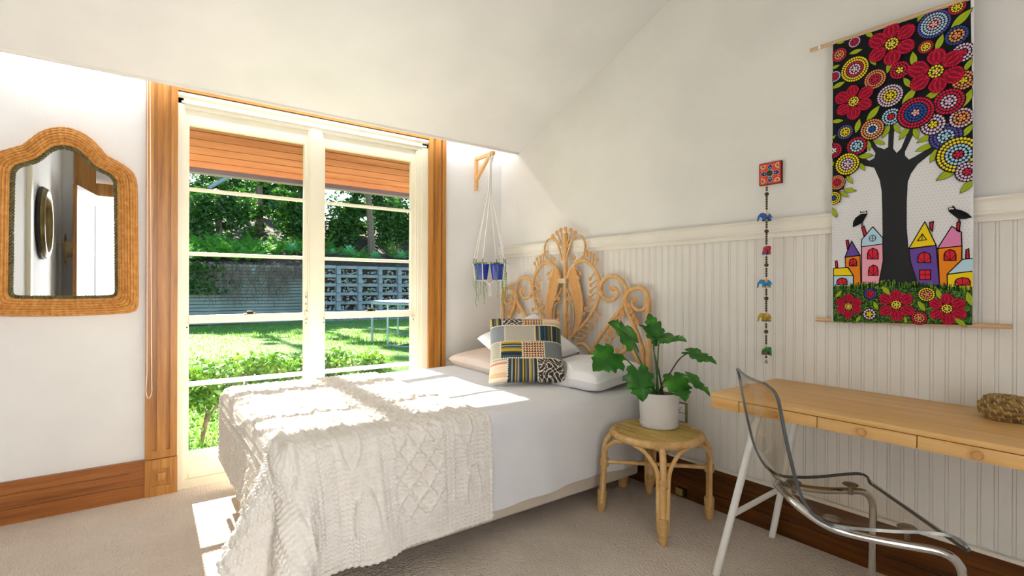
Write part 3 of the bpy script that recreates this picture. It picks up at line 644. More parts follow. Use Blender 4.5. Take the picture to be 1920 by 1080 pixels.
def knit(u, v):
    # u across the columns (m from the foot hem), v along them (m from the near hem); relief in metres
    cw, rh = .0235, .0165
    def stock(u, v, cw=cw, rh=rh):
        x = (u / cw) % 1 * 2 - 1; ax = np.abs(x); ph = v / rh + .6 * ax
        return (.5 + .5 * np.cos(2 * PI * ph)) ** .8 * np.sqrt(np.clip(1 - (2 * ax - 1) ** 2, 0, 1)) * .0058
    def garter(u, v):
        return .0062 * (.5 + .5 * np.cos(2 * PI * (v / .019 + .12 * np.sin(2 * PI * u / .02)))) * (.72 + .28 * np.cos(2 * PI * u / .02))
    def bobble(u, v):
        a, b = u / .052, v / .044; a = a + .5 * (np.floor(b) % 2); fx, fy = a % 1 - .5, b % 1 - .5
        return np.clip(1 - (fx * fx + fy * fy) * 5.2, 0, 1) ** .6 * .0065 + stock(u, v) * .7
    def lattice(u, v):
        t1, t2 = (u + v * .8) / .085, (u - v * .8) / .085
        r1 = np.clip(1 - np.abs((t1 % 1) - .5) * 6.5, 0, 1) ** .6; r2 = np.clip(1 - np.abs((t2 % 1) - .5) * 6.5, 0, 1) ** .6
        tw = .75 + .25 * np.cos(2 * PI * v / .02)
        return np.maximum(r1, r2) * .011 * tw + garter(u, v) * .55
    def leaf(u, v, uc, w, L):
        k = np.floor(v / L); t = v / L - k; off = np.where(k % 2 == 0, .2, -.2) * w; x = (u - uc - off)
        hw = .5 * w * np.sin(PI * np.clip(t * 1.18, 0, 1)) ** .75 * (.55 + .45 * (1 - t)); ins = np.abs(x) < hw
        body = .0045 * (1 - .35 * (x / (hw + 1e-6)) ** 2) + stock(x + np.abs(v) * 0, v - np.abs(x) * 1.1) * .8
        rim = np.exp(-((np.abs(x) - hw) / .007) ** 2) * .0085 * (hw > .012)
        eye = np.exp(-(((np.abs(x) - .012) / .005) ** 2 + ((t - .72) / .035) ** 2)) * .014
        stem = np.exp(-((u - uc - off * np.cos(PI * t)) / .011) ** 2) * .011 * (.75 + .25 * np.cos(2 * PI * v / .016)) * (~ins)
        return np.where(ins, body - eye, garter(u, v) * .75) + rim + stem
    H = stock(u, v)
    bands = [(.03, .25, 'bob'), (.29, .46, 'leaf'), (.52, .69, 'leaf'), (.75, .97, 'lat'), (1.02, 1.17, 'leaf')]
    for a, b, kd in bands:
        m = (u > a) & (u < b)
        h = {'bob': lambda: bobble(u, v), 'leaf': lambda: leaf(u, v, (a + b) / 2, (b - a) * .62, .34), 'lat': lambda: lattice(u, v), 'gart': lambda: garter(u, v)}[kd]()
        H = np.where(m, h, H)
        for e in (a, b): H = H + np.exp(-((u - e) / .009) ** 2) * .006 * (.7 + .3 * np.cos(2 * PI * (v / .02)))
    hem = v < .10; H = np.where(hem, stock(u, v), H)
    return H
def upsample(p, k):
    def ax(p):
        n = p.shape[0]; P = np.concatenate([2 * p[:1] - p[1:2], p, 2 * p[-1:] - p[-2:-1]], 0); out = []
        for j in range(k):
            t = j / k; p0, p1, p2, p3 = P[0:n - 1], P[1:n], P[2:n + 1], P[3:n + 2]
            out.append(.5 * (2 * p1 + (p2 - p0) * t + (2 * p0 - 5 * p1 + 4 * p2 - p3) * t * t + (3 * p1 - p0 - 3 * p2 + p3) * t ** 3))
        o = np.stack(out, 1).reshape((-1,) + p.shape[1:]); return np.concatenate([o, p[-1:]], 0)
    p = ax(p); p = ax(np.swapaxes(p, 0, 1)); return np.swapaxes(p, 0, 1)
TA0, TA1, TB0, TB1 = .09, 1.30, 1.495, 3.25
pc = drape(41, 61, TA0, TA1, TB0, TB1, (BX0 - .035, BY0 - .06, -.2), (BX1 + .2, BY1 + .03, QT + .006), QT + .006)
pf = upsample(pc, 11)
du = np.gradient(pf, axis=0); dv = np.gradient(pf, axis=1); nn = np.cross(du, dv); nn /= np.linalg.norm(nn, axis=-1, keepdims=True)
U, V = np.meshgrid(np.linspace(0, TA1 - TA0, pf.shape[0]), np.linspace(0, TB1 - TB0, pf.shape[1]), indexing='ij')
pf2 = pf + nn * (knit(U, V) * 1.15 + .004)[..., None]
pf2 += nn * (.006 * vnoise(pf[..., 0] * 2.2, pf[..., 1] * 2.2, 9))[..., None]
m_wool = plain('cream_wool', 'F2EDE6', .95, 'EAE3D9', 30, .35, 500, .002, spec=.1)
throw = thing('knitted_throw', 'chunky cream cable-knit throw draped over the foot of the bed', 'throw', (.8, 2.3, .1))
def fast_grid(name, P, mat, parent):
    n, m = P.shape[:2]; me = bpy.data.meshes.new(name); off = np.array(parent['_o'])
    i, j = np.meshgrid(np.arange(n - 1), np.arange(m - 1), indexing='ij'); a = i * m + j
    F = np.stack([a, a + m, a + m + 1, a + 1], -1).reshape(-1, 4)
    me.vertices.add(n * m); me.vertices.foreach_set('co', (P - off).reshape(-1).astype(np.float32))
    me.loops.add(F.size); me.loops.foreach_set('vertex_index', F.reshape(-1).astype(np.int32))
    me.polygons.add(len(F)); me.polygons.foreach_set('loop_start', np.arange(0, F.size, 4, dtype=np.int32))
    me.update(calc_edges=True); me.validate(); me.polygons.foreach_set('use_smooth', [True] * len(F)); me.materials.append(mat)
    o = bpy.data.objects.new(name, me); COL.objects.link(o); o.parent = parent; o['_o'] = parent['_o']; return o
fast_grid('knitted_fabric', pf2, m_wool, throw)
def rolled(path, name):
    P_ = [Vector(p) for p in path]; n = len(P_); MB().tube(P_, [.0105 + .0025 * math.sin(i * 1.35) for i in range(n)], 8).build(name, m_wool, throw, angle=None)
o_ = pf + nn * .004
rolled(o_[:, 0][::2], 'rolled_hem'); rolled(o_[:, -1][::2], 'rolled_hem'); rolled(o_[0, :][::2], 'rolled_hem'); rolled(o_[-1, :][::2], 'rolled_hem')

# ------------------------------------------------------------------ pillows and cushions
def pillow_pts(W, H, T, n=40, pinch=.06, wr=.006, seed=1, flat=0.42):
    u = np.linspace(-1, 1, n); U, V = np.meshgrid(u, u, indexing='ij')
    x = W / 2 * U * (1 - pinch * (1 - V * V)); y = H / 2 * V * (1 - pinch * (1 - U * U)); z = T / 2 * (np.clip((1 - U ** 4) * (1 - V ** 4), 0, 1)) ** flat
    z = z + vnoise(x * 6, y * 6, seed) * wr * (1 - U ** 4) * (1 - V ** 4)
    return np.stack([x, y, z], -1), np.stack([x, y, -z * .8], -1), U, V
def pillow(name, W, H, T, M4, mat, parent=None, seed=1, n=40, pinch=.06, wr=.006, flat=.42):
    a, b, U, V = pillow_pts(W, H, T, n, pinch, wr, seed, flat); tr = lambda P: [[tuple(M4 @ Vector(q)) for q in row] for row in P]
    mb = MB(); mb.grid(tr(a)); mb.grid([row[::-1] for row in tr(b)]); return mb.build(name, mat, parent, angle=None)
def frame_mat(o, ex, ey):
    ex = Vector(ex).normalized(); ey = Vector(ey); ey = (ey - ex * ey.dot(ex)).normalized(); ez = ex.cross(ey)
    return Matrix(((ex.x, ey.x, ez.x, o[0]), (ex.y, ey.y, ez.y, o[1]), (ex.z, ey.z, ez.z, o[2]), (0, 0, 0, 1)))
nearp = tag(pillow('sleeping_pillow', .50, .42, .16, frame_mat((2.218, 2.195, QT + .082), (-.06, 1, 0.0), (1, .06, .10)), m_cotton, seed=4, wr=.01, pinch=.03, flat=.30), 'plump white cotton pillow lying by the potted plant end of the headboard', 'pillow')
tag(pillow('sleeping_pillow', .66, .46, .13, frame_mat((2.13, 3.02, QT + .07), (.05, 1, .0), (1, -.05, .12)), m_pinkcot, seed=6, wr=.008, pinch=.03, flat=.32), 'blush white pillow lying flat under the hanging planter', 'pillow')
# white cushion standing on a corner, leaning on the headboard side
ex = Vector((.80, -.60, .0)); up = Vector((.60 * .84, .80 * .84, .54)); c = Vector((2.135, 2.675, .788))
tag(pillow('scatter_cushion', .50, .50, .16, frame_mat(c, ex * math.cos(.6) + up * math.sin(.6), up * math.cos(.6) - ex * math.sin(.6)), m_cotton, seed=8, n=44, wr=.008, pinch=.10), 'white cushion tipped on its corner behind the patchwork cushion', 'cushion')
# patchwork cushion
def patchwork(U, V):
    s = (U + 1) / 2; t = (1 - V) / 2; n0, n1 = U.shape; C = np.zeros(U.shape + (3,)); r = np.random.RandomState(2); g = lambda h: np.array(lin(h))
    st = .010
    def stripes(w, seed, cols, k):
        q = np.random.RandomState(seed); seq = [g(cols[i]) for i in q.randint(0, len(cols), k)]; idx = np.clip((w * k).astype(int), 0, k - 1); return np.array(seq)[idx]
    dk = ['2E3440', '4A5A6A', '8A8456', 'C8A030', '3A4A42', 'B0A890', '23405A', '6A6A4A']; pk = ['E8D2B4', 'D88A80', '9AB8A0', 'F0DCC0', 'B0605A', 'D8B890', '7AA090', 'C8787A']
    def hound(a, b):
        x, y = np.floor(a * 66).astype(int), np.floor(b * 66).astype(int); m = ((x % 4 < 2) & (y % 4 < 2)) | (((x + y) % 4 == 0) & ((x % 4 < 2) | (y % 4 < 2))); return np.where(m[..., None], g('2A2426'), g('EBC09A'))
    def ikat(a, b, sd):
        w = .5 + .5 * np.sin(14 * a + 3 * np.sin(9 * b + sd)) * np.cos(11 * b + 2.4 * np.sin(8 * a)); m = np.abs(w - .5) < .085; d = (np.sin(20 * a + sd) * np.sin(20 * b) > .9); return np.where((m | d)[..., None], g('E6D8C4'), g('3A3A3A'))
    def weave(h, sd): return g(h) * (.86 + .28 * np.random.RandomState(sd).rand(n0, n1))[..., None]
    rowsd = [(0, .19, [(0, .17, 'v1'), (.17, .46, 'ik'), (.46, .74, 'ho'), (.74, 1, 'h1')]), (.19, .46, [(0, .2, 'gr'), (.2, .62, 'be'), (.62, 1, 'v2')]), (.46, .72, [(0, .14, 'be'), (.14, .44, 'h2'), (.44, .74, 'ho'), (.74, 1, 'dg')]), (.72, 1, [(0, .24, 'h1'), (.24, .64, 'v3'), (.64, 1, 'ik')])]
    stitch = np.zeros(U.shape, bool)
    for t0, t1, ps in rowsd:
        for s0, s1, kd in ps:
            m = (s >= s0) & (s <= s1) & (t >= t0) & (t <= t1); a, b = (s - s0) / (s1 - s0), (t - t0) / (t1 - t0); a_, b_ = s * 1.6, t * 1.6
            c = {'v1': lambda: stripes(np.clip(a, 0, .999), 1, dk, 12), 'v2': lambda: stripes(np.clip(a, 0, .999), 5, dk, 20), 'v3': lambda: stripes(np.clip(a, 0, .999), 9, dk, 24), 'h1': lambda: stripes(np.clip(b, 0, .999), 3, pk, 10), 'h2': lambda: stripes(np.clip(b, 0, .999), 12, dk, 13), 'ho': lambda: hound(a_, b_), 'ik': lambda: ikat(a_ * 2, b_ * 2, s0 * 9), 'gr': lambda: weave('8E949C', 3), 'be': lambda: weave('BDB6A8', 4), 'dg': lambda: weave('7C8082', 5)}[kd]()
            C = np.where(m[..., None], c, C)
        e = np.abs(t - t0) < st
        if t0 > 0: stitch |= e & ((s * 34) % 1 < .42); stitch |= np.abs(t - t0) < .0028
        for s0, s1, kd in ps:
            if s0 > 0: stitch |= (np.abs(s - s0) < st) & (t > t0) & (t < t1) & ((t * 34) % 1 < .42); stitch |= (np.abs(s - s0) < .0028) & (t > t0) & (t < t1)
    C = np.where(stitch[..., None], g('EFE2C8'), C); return C
A0, B0 = Vector((1.715, 2.495, QT + .008)), Vector((2.06, 2.25, QT + .008)); ex = (B0 - A0).normalized(); bk_ = Vector((.58, .81, 0)); up = (bk_ * .62 + Vector((0, 0, .785))).normalized(); sz = .455
c = (A0 + B0) / 2 + up * (sz / 2 - .004) + ex.cross(up) * .02
a, b, U, V = pillow_pts(sz, sz, .15, 230, .04, .004, 5, .40); M4 = frame_mat(c, ex, up); R3x3 = np.array(M4.to_3x3()); cc = np.array(c)
cush = thing('patchwork_cushion', 'patchwork cushion of striped, houndstooth and grey woven patches', 'cushion', (c.x, c.y, QT))
def col_grid(name, P, C, mat, parent):
    o = fast_grid(name, P, mat, parent); at = o.data.color_attributes.new('Col', 'FLOAT_COLOR', 'POINT'); at.data.foreach_set('color', np.concatenate([C.reshape(-1, 3), np.ones((C.shape[0] * C.shape[1], 1))], 1).astype(np.float32).ravel()); return o
m_patch = attr_mat('patchwork_cloth', .9, .5, 300)
col_grid('patchwork_front', a @ R3x3.T + cc, patchwork(U, V), m_patch, cush)
a2, b2, U2, V2 = pillow_pts(sz, sz, .15, 30, .04, .004, 5, .40)
fast_grid('cushion_back', (b2 @ R3x3.T + cc)[:, ::-1], plain('oat_cloth', 'B8AE9E', .9), cush)
# the sleeping pillow gives way where the patchwork cushion leans on it
Mi = M4.inverted(); bdir = Vector((.58, .81, 0)).normalized(); nz = (M4.to_3x3() @ Vector((0, 0, 1))); off_ = Vector(nearp.location)
for v in nearp.data.vertices:
    w_ = v.co + off_; l_ = Mi @ w_; uu, vv = l_.x / (sz / 2), l_.y / (sz / 2)
    if abs(uu) < 1.06 and abs(vv) < 1.06:
        hb_ = .8 * .075 * max(0, (1 - min(1, abs(uu)) ** 4) * (1 - min(1, abs(vv)) ** 4)) ** .40 + .004
        if l_.z > -hb_: v.co += bdir * ((l_.z + hb_) / -bdir.dot(nz))
# ------------------------------------------------------------------ rattan headboard
HX = XW - .052; HYC = 2.664
def hb_pt(px, py): p = PX(px, py, 0, HX); return (p.y, p.z)
c6 = lambda x, y: hb_pt(920 + x / 3.085, 410 + y / 3.085)
z7 = lambda x, y: hb_pt(1040 + x / 7.2, 410 + y / 7.2)
z6 = lambda x, y: hb_pt(1040 + x / 6.75, 540 + y / 6.75)
hbd = thing('rattan_headboard', 'peacock style rattan headboard with scrolls and coiled rosettes', 'headboard', (HX, HYC, 0))
def cane(pts, r, sides=(1, -1), n=5, dx=0, name='cane', mat=None):
    for s in sides:
        P_ = [(HX + dx, HYC + s * (y - HYC), z) for y, z in pts]
        sp = smooth_path(P_, n) if len(P_) > 2 else P_
        r_ = r * (1.2 if r < .016 else 1.0); MB().tube(sp, r_, 8 if r > .007 else 6).build(name, mat or m_rattan, hbd, angle=60)
def spiral_mesh(turns=2.6):
    n = 40; pts = []
    for i in range(n):
        t = i / (n - 1); a = 2 * PI * turns * t; rr = .12 + .72 * t; pts.append((0, rr * math.cos(a), rr * math.sin(a)))
    mb = MB().tube(pts, .19, 6); mb.lathe([(0, -.1), (.85, -.1), (.85, .02), (0, .02)], (0, 0, 0), 16, 'X'); return mb.mesh('rosette', m_coil, angle=60)
ros = spiral_mesh()
def rosette(p, r, sides=(1, -1), dx=-.004):
    for s in sides: inst('rosette', ros, hbd, (HX + dx, HYC + s * (p[0] - HYC), p[1]), (rnd.random() * 6, 0, 0), r * 1.2)
def stem(a, b, r=.0045, sides=(1, -1)):
    m = ((a[0] + b[0]) / 2 + .004, (a[1] + b[1]) / 2 + .006); cane([a, m, b], r, sides, 4, -.001, 'stem')
# centre stem and crown
cane([c6(432, 85), c6(432, 230)], .020, (1,)); cane([c6(432, 225), c6(433, 400), c6(434, 700), (HYC - .0, .30)], .0165, (1,))
for x, y in ((35, 190), (88, 155), (155, 140), (220, 158), (285, 187), (-20, 235)):
    p = z7(x, y); rosette(p, .0155, (1,)); q = z7(140 + (x - 140) * .12, 400); cane([p, ((p[0] + q[0]) / 2 + (p[0] - q[0]) * .08, (p[1] + q[1]) / 2), q], .0045, (1,), 4, 0, 'stem')
cane([z7(155, 565), z7(175, 470), z7(205, 360), z7(245, 280), z7(290, 238), z7(335, 226), z7(380, 252), z7(412, 320), z7(414, 400), z7(392, 480), z7(350, 540), z7(295, 575)], .006, name='loop_cane')
rosette(z7(265, 528), .0165)
# big leaf outline
leafo = [c6(445, 345), c6(462, 295), c6(490, 262), c6(520, 246), c6(550, 245), c6(582, 265), c6(608, 300), c6(626, 345), c6(633, 400), c6(626, 450), c6(606, 510), c6(576, 565), c6(540, 612), c6(500, 655), c6(468, 692)]
cane(leafo, .0105)
for x, y, a, b in ((557, 192, 565, 250), (577, 202, 578, 262), (600, 214, 592, 276), (618, 238, 606, 297)): rosette(c6(x, y), .0135); stem(c6(x, y), c6(a, b), .004)
for x, y in ((521, 316), (510, 344)): rosette(c6(x, y), .0145)
stem(c6(521, 316), c6(492, 285), .004); stem(c6(510, 344), c6(490, 300), .004)
for x, y, a, b in ((578, 350, 612, 310), (582, 385, 626, 350), (581, 420, 630, 385), (575, 457, 626, 425), (565, 489, 616, 470), (552, 520, 602, 500), (540, 551, 585, 535)): rosette(c6(x, y), .0142); stem(c6(x, y), c6(a, b), .0042)
for x, y, a, b in ((630, 547, 590, 545), (616, 579, 572, 570), (601, 609, 555, 592), (580, 635, 535, 615), (562, 660, 515, 640), (542, 682, 492, 662), (520, 699, 478, 684)): rosette(c6(x, y), .0142); stem(c6(x, y), c6(a, b), .0042)
# woven heart panels
wo = smooth_path([Vector(c6(*q) + (0,)) for q in ((482, 272), (497, 325), (513, 395), (527, 470), (529, 530), (520, 590), (502, 640), (476, 682))], 10); wi = smooth_path([Vector(c6(*q) + (0,)) for q in ((462, 300), (455, 345), (466, 415), (484, 485), (497, 545), (496, 600), (486, 645), (468, 682))], 10)
cane([(p.x, p.y) for p in wo[::4]], .009); cane([(p.x, p.y) for p in wi[::4]], .006)
wm = [((p + q_) / 2) for p, q_ in zip(wo, wi)]; cane([(p.x, p.y) for p in wm[::4]], .0035, dx=-.003)
for s in (1, -1):
    mb = MB()
    for k in range(1, 2 * len(wo) - 3):
        i = k / 2; f_, c_i = int(math.floor(i)), int(math.ceil(i)); a = (wo[f_] + wo[c_i]) / 2; b = (wi[f_] + wi[c_i]) / 2; m = (a + b) / 2
        mb.tube([(HX, HYC + s * (a.x - HYC), a.y), (HX - .004, HYC + s * (m.x - HYC), m.y + .004), (HX, HYC + s * (b.x - HYC), b.y)], .0031, 5, cap=False)
    mb.build('woven_panel', m_coil, hbd)
MB().bbox((HX - .024, HYC - .04, c6(432, 375)[1]), (HX + .01, HYC + .04, c6(432, 345)[1]), .008).build('binding', plain('pale_binding', 'E4CBA8', .6, 'D4B48C', 40, .4, 120), hbd)
cane([c6(436, 400), c6(455, 440), c6(475, 475)], .006); rosette(c6(452, 466), .0155)
cane([c6(444, 492), c6(455, 488), c6(470, 495), c6(480, 520), c6(482, 580), c6(474, 625), c6(456, 642), c6(446, 636)], .005, name='loop_cane')
for x, y in ((454, 548), (454, 583), (455, 662)): rosette(c6(x, y), .0155)
# first scroll and its long diagonal
cane([c6(633, 398), c6(642, 372), c6(668, 343), c6(706, 332), c6(745, 345), c6(773, 378), c6(784, 420), c6(778, 458)], .0115)
cane([c6(632, 400), c6(640, 432), c6(660, 462), c6(690, 475), c6(718, 463), c6(735, 436), c6(731, 412), c6(712, 400)], .0105); rosette(c6(705, 408), .0165, dx=-.008)
cane([c6(784, 430), c6(776, 480), c6(755, 520), c6(720, 565), c6(680, 615), c6(640, 672), c6(612, 722), c6(598, 765), c6(595, 820), c6(595, 960)], .0115)
# second scroll, outer post and inner diagonal
cane([c6(780, 475), c6(787, 440), c6(812, 412), c6(852, 400), c6(888, 410), c6(908, 440), c6(913, 480)], .0120)
cane([c6(912, 465), c6(912, 600), c6(912, 850), (c6(912, 850)[0], .0)], .0175, name='post')
cane([c6(908, 485), c6(895, 515), c6(868, 532), c6(838, 522), c6(820, 497), c6(824, 474)], .0095); rosette(c6(835, 468), .0175, dx=-.008)
cane([c6(782, 465), c6(786, 510), c6(800, 555), c6(826, 610), c6(850, 670), c6(872, 735), c6(884, 790), c6(880, 860), c6(878, 960)], .0115)
for x, y in ((763, 547), (748, 576), (800, 504), (813, 535), (833, 569), (848, 600), (712, 640), (692, 667), (671, 697)): rosette(c6(x, y), .0172)
for a, b in (((763, 547), (778, 500)), ((748, 576), (752, 525)), ((813, 535), (790, 490)), ((833, 569), (806, 520)), ((848, 600), (820, 570)), ((712, 640), (705, 590)), ((692, 667), (688, 605)), ((671, 697), (665, 640)), ((800, 504), (784, 470))): stem(c6(*a), c6(*b), .004)
cane([c6(688, 745), c6(700, 696), c6(728, 673), c6(758, 690), c6(766, 735), c6(762, 790), c6(760, 880)], .006, name='loop_cane'); cane([c6(762, 670), c6(775, 720), c6(810, 755), c6(830, 790)], .0055, name='loop_cane')
cane([c6(745, 900), c6(748, 810), c6(765, 773), c6(795, 757), c6(826, 772), c6(846, 812), c6(848, 900)], .0105); rosette(c6(733, 762), .0165)
cane([c6(505, 728), c6(535, 727), c6(562, 748), c6(576, 785), c6(578, 900)], .0105); rosette(c6(505, 770), .015)
for x, y in ((912, 478), (778, 462), (632, 400)):
    for s in (1, -1):
        y_, z_ = c6(x, y); MB().ball((HX, HYC + s * (y_ - HYC), z_), (.020, .020, .034), 10, 6).build('binding', m_coil, hbd)
z_ = .40; MB().tube([(HX, HYC - .70, z_), (HX, HYC + .70, z_)], .014, 8).build('cross_bar', m_rattan, hbd)

# ------------------------------------------------------------------ rattan stool
SCX, SCY, STZ, SR = 2.178, 1.663, .437, .216
m_wrap = plain('cane_wrap', 'D8B176', .55, 'C79A58', 50, .6, 130, .002, vec=(.3, .3, 2)); m_slat = wood('bamboo_strip', ['AC8838', 'C8A85A', 'DCC47E'], 1, 26, .12, .5)
m_stool = wood('stool_cane', ['C2914E', 'D9AC6A', 'E4BE84', 'EACB98'], 2, 18, .5, .45, .15)
stool = thing('rattan_stool', 'round rattan stool with bamboo strip top beside the bed', 'stool', (SCX, SCY, 0))
ringp = lambda r, z, n=56: [(SCX + r * math.cos(a), SCY + r * math.sin(a), z) for a in np.linspace(0, 2 * PI, n, endpoint=False)]
MB().tube(ringp(SR, STZ - .017), .0185, 10, True).build('rim', m_stool, stool)
sw = .0265; k = 0
for i in range(-6, 7):
    x = SCX + i * sw * 1.24; hl = math.sqrt(max(0, (SR - .006) ** 2 - (x - SCX) ** 2))
    if hl < .05: continue
    MB().bbox((x - sw / 2, SCY - hl, STZ - .02), (x + sw / 2, SCY + hl, STZ - .002 + .0015 * (i % 2)), .007).build('bamboo_strip', m_slat, stool)
MB().lathe([(0, 0), (SR - .01, 0), (SR - .01, .008), (0, .008)], (SCX, SCY, STZ - .03), 32).build('seat_backing', m_stool, stool)
feet = [(1.982, 1.863), (1.947, 1.448), (2.357, 1.473), (2.380, 1.866)]; cen = Vector((2.168, 1.663, 0))
for fx, fy in feet:
    d = (Vector((fx, fy, 0)) - cen); L_ = d.length; d.normalize(); sd = Vector((-d.y, d.x, 0)); c0 = Vector((SCX, SCY, 0))
    F0 = Vector((fx, fy, 0)); K = lambda r, z, s=0: c0 + d * r + sd * s + Vector((0, 0, z)); f_ = lambda t: F0 * (1 - t) + (c0 + d * (SR + .045)) * t
    up_ = lambda t, z, s=0, e=0: f_(t) + Vector((0, 0, z)) + sd * s + d * e
    lg = MB().tube(smooth_path([up_(0, .002), up_(.4, .12), up_(.8, .26), up_(1, .33), up_(1.05, .375, 0, -.012), K(SR - .0, STZ - .018), ], 5), .0165, 10).build('leg', m_stool, stool)
    for s in (-1, 1):
        a0 = math.atan2(d.y, d.x); e = a0 + s * .62; E_ = Vector((SCX + SR * math.cos(e), SCY + SR * math.sin(e), STZ - .032)); e2 = a0 + s * .36; E2 = Vector((SCX + (SR + .012) * math.cos(e2), SCY + (SR + .012) * math.sin(e2), STZ - .05))
        MB().tube(smooth_path([up_(.2, .05, s * .017), up_(.5, .16, s * .022), up_(.85, .27, s * .024), up_(1, .33, s * .034), E2, E_], 6), .0105, 8).build('bent_brace', m_stool, stool)
    MB().tube([up_(0, 0.0), up_(.03, .012), up_(.15, .05), up_(.3, .10), up_(.33, .112)], [.017, .020, .0225, .0255, .0225], 14).build('foot_wrap', m_wrap, stool)
    MB().tube([up_(.78, .236), up_(.8, .242), up_(.9, .272), up_(.92, .278)], [.021, .0245, .0245, .021], 14).build('binding', m_wrap, stool)
    a0 = math.atan2(d.y, d.x); MB().tube([(SCX + SR * math.cos(a0 + q), SCY + SR * math.sin(a0 + q), STZ - .018) for q in np.linspace(-.16, .16, 7)], .0225, 12).build('rim_wrap', m_wrap, stool)
for a, b, z in ((0, 2, .262), (1, 3, .250)):
    A_, B_ = Vector(feet[a] + (z,)), Vector(feet[b] + (z,)); t = .03; MB().tube([A_ + (B_ - A_) * t, B_ + (A_ - B_) * t], .0105, 10).build('stretcher', m_stool, stool)

# ------------------------------------------------------------------ potted plant
def PD(x, y, t): d = ray(x, y); return Vector((0, 0, CAM_H)) + d * t
pc_ = Vector((2.268, 1.716, STZ)); plant = thing('potted_philodendron', 'philodendron with lobed leaves in a white pot on the stool', 'potted plant', tuple(pc_))
MB().lathe([(0, .018), (.092, .018), (.098, .03), (.106, .176), (.107, .180), (.104, .182), (.100, .178), (.097, .160), (0, .160)], pc_, 48).build('pot', m_white, plant)
MB().lathe([(0, 0), (.097, 0), (.1, .004), (.1015, .026), (.097, .0265), (.095, .02), (0, .02)], pc_, 48).build('saucer', m_white, plant)
MB().lathe([(0, .166), (.05, .168), (.097, .164)], pc_, 24).build('soil', m_soil, plant)
m_leaf = None
def pl_leaf():
    m, N, L, b = newmat('philodendron_leaf'); b.inputs['Roughness'].default_value = .35
    n = N.new('ShaderNodeTexNoise'); n.inputs['Scale'].default_value = 14; n.inputs['Detail'].default_value = 4; L.new(coords(N, L), n.inputs[0])
    r = ramp(N, L, n.outputs[0], [(.3, '1F5A14'), (.5, '2F7A1E'), (.66, '4A962A'), (.78, '9AB83A')]); L.new(r, b.inputs['Base Color'])
    t = N.new('ShaderNodeBsdfTranslucent'); L.new(r, t.inputs[0]); mx = N.new('ShaderNodeMixShader'); mx.inputs[0].default_value = .25; o = N['Material Output']; L.new(b.outputs[0], mx.inputs[1]); L.new(t.outputs[0], mx.inputs[2]); L.new(mx.outputs[0], o.inputs[0]); return m
m_leaf = pl_leaf(); m_pet = plain('petiole_green', '3E6A2A', .5); m_petd = plain('petiole_brown', '4A3A26', .5)
HALF = [(0, .0, .02), (.06, -.14, .0), (.18, -.27, .0), (.33, -.24, .02), (.44, -.10, .06), (.37, .0, .12), (.40, .06, .16), (.54, .10, .22), (.60, .24, .3), (.47, .28, .36), (.42, .34, .4), (.52, .44, .5), (.50, .56, .58), (.36, .54, .6), (.33, .60, .64), (.38, .70, .74), (.27, .76, .78), (.21, .78, .8), (.16, .88, .9), (.07, .95, .96), (0, 1.0, 1.0)]
def leaf_obj(base, tip, nrm, wid=1.0, curl=.25, droop=.2, seed=0):
    R_ = random.Random(seed); base, tip = Vector(base), Vector(tip); Y = tip - base; ln = Y.length; Y.normalize(); Z = Vector(nrm); Z = (Z - Y * Z.dot(Y)).normalized(); X = Y.cross(Z); mb = MB(); rows = []
    for s in (1, -1):
        rows = []
        for (x, y, m) in HALF:
            x *= wid; x *= 1 + R_.uniform(-.07, .07); row = []
            for k in range(5):
                q = k / 4; px = s * x * q; py = m + (y - m) * q; pz = -curl * px * px + .05 * math.sin(9 * py + 3 * abs(px)) * q * q + (.10 * abs(px)) - droop * (py - .4) ** 2 * (1 if py > .4 else .4)
                row.append(base + (X * px + Y * py + Z * pz) * ln)
            rows.append(row)
        mb.grid(rows if s > 0 else [r[::-1] for r in rows])
    mid = [base + (Y * t + Z * (.006 - droop * (t - .4) ** 2 * (1 if t > .4 else .4))) * ln for t in np.linspace(0, .97, 9)]
    lf = mb.build('leaf', m_leaf, plant, angle=None); MB().tube(mid, [.0022 * (1.1 - .09 * i) for i in range(9)], 5).build('midrib', m_pet, lf)
    return lf
zp = lambda x, y, t: PD(1100 + x / 5.684, 570 + y / 5.684, t)
toc = -_F; upv = Vector((0, 0, 1)); rt_ = _R
LV = [((508, 388, 2.80), (240, 185, 2.76), toc * .55 + upv * .8, 1.0, m_pet, (505, 470)), ((752, 362, 2.74), (655, 95, 2.80), toc * .75 + upv * .3 - rt_ * .5, .62, m_pet, (716, 450)), ((790, 352, 2.72), (1068, 386, 2.62), toc * .38 + upv * .9, .85, m_pet, (768, 430)), ((285, 525, 2.72), (72, 705, 2.62), toc * .8 + upv * .55, .95, m_pet, (420, 590)), ((545, 722, 2.60), (602, 1040, 2.54), toc * .95 + upv * .2, .92, m_pet, (610, 720)), ((935, 785, 2.58), (1062, 1034, 2.50), toc * .9 + upv * .3 + rt_ * .2, .98, m_petd, (870, 745)), ((1105, 510, 2.60), (1392, 628, 2.52), toc * .45 + upv * .75, .62, m_petd, (985, 590)), ((1095, 765, 2.60), (1322, 972, 2.52), toc * .6 + upv * .5 + rt_ * .4, .60, m_petd, (960, 775)), ((735, 335, 2.76), (560, 215, 2.78), toc * .35 + upv * .9, .6, m_pet, (712, 470))]
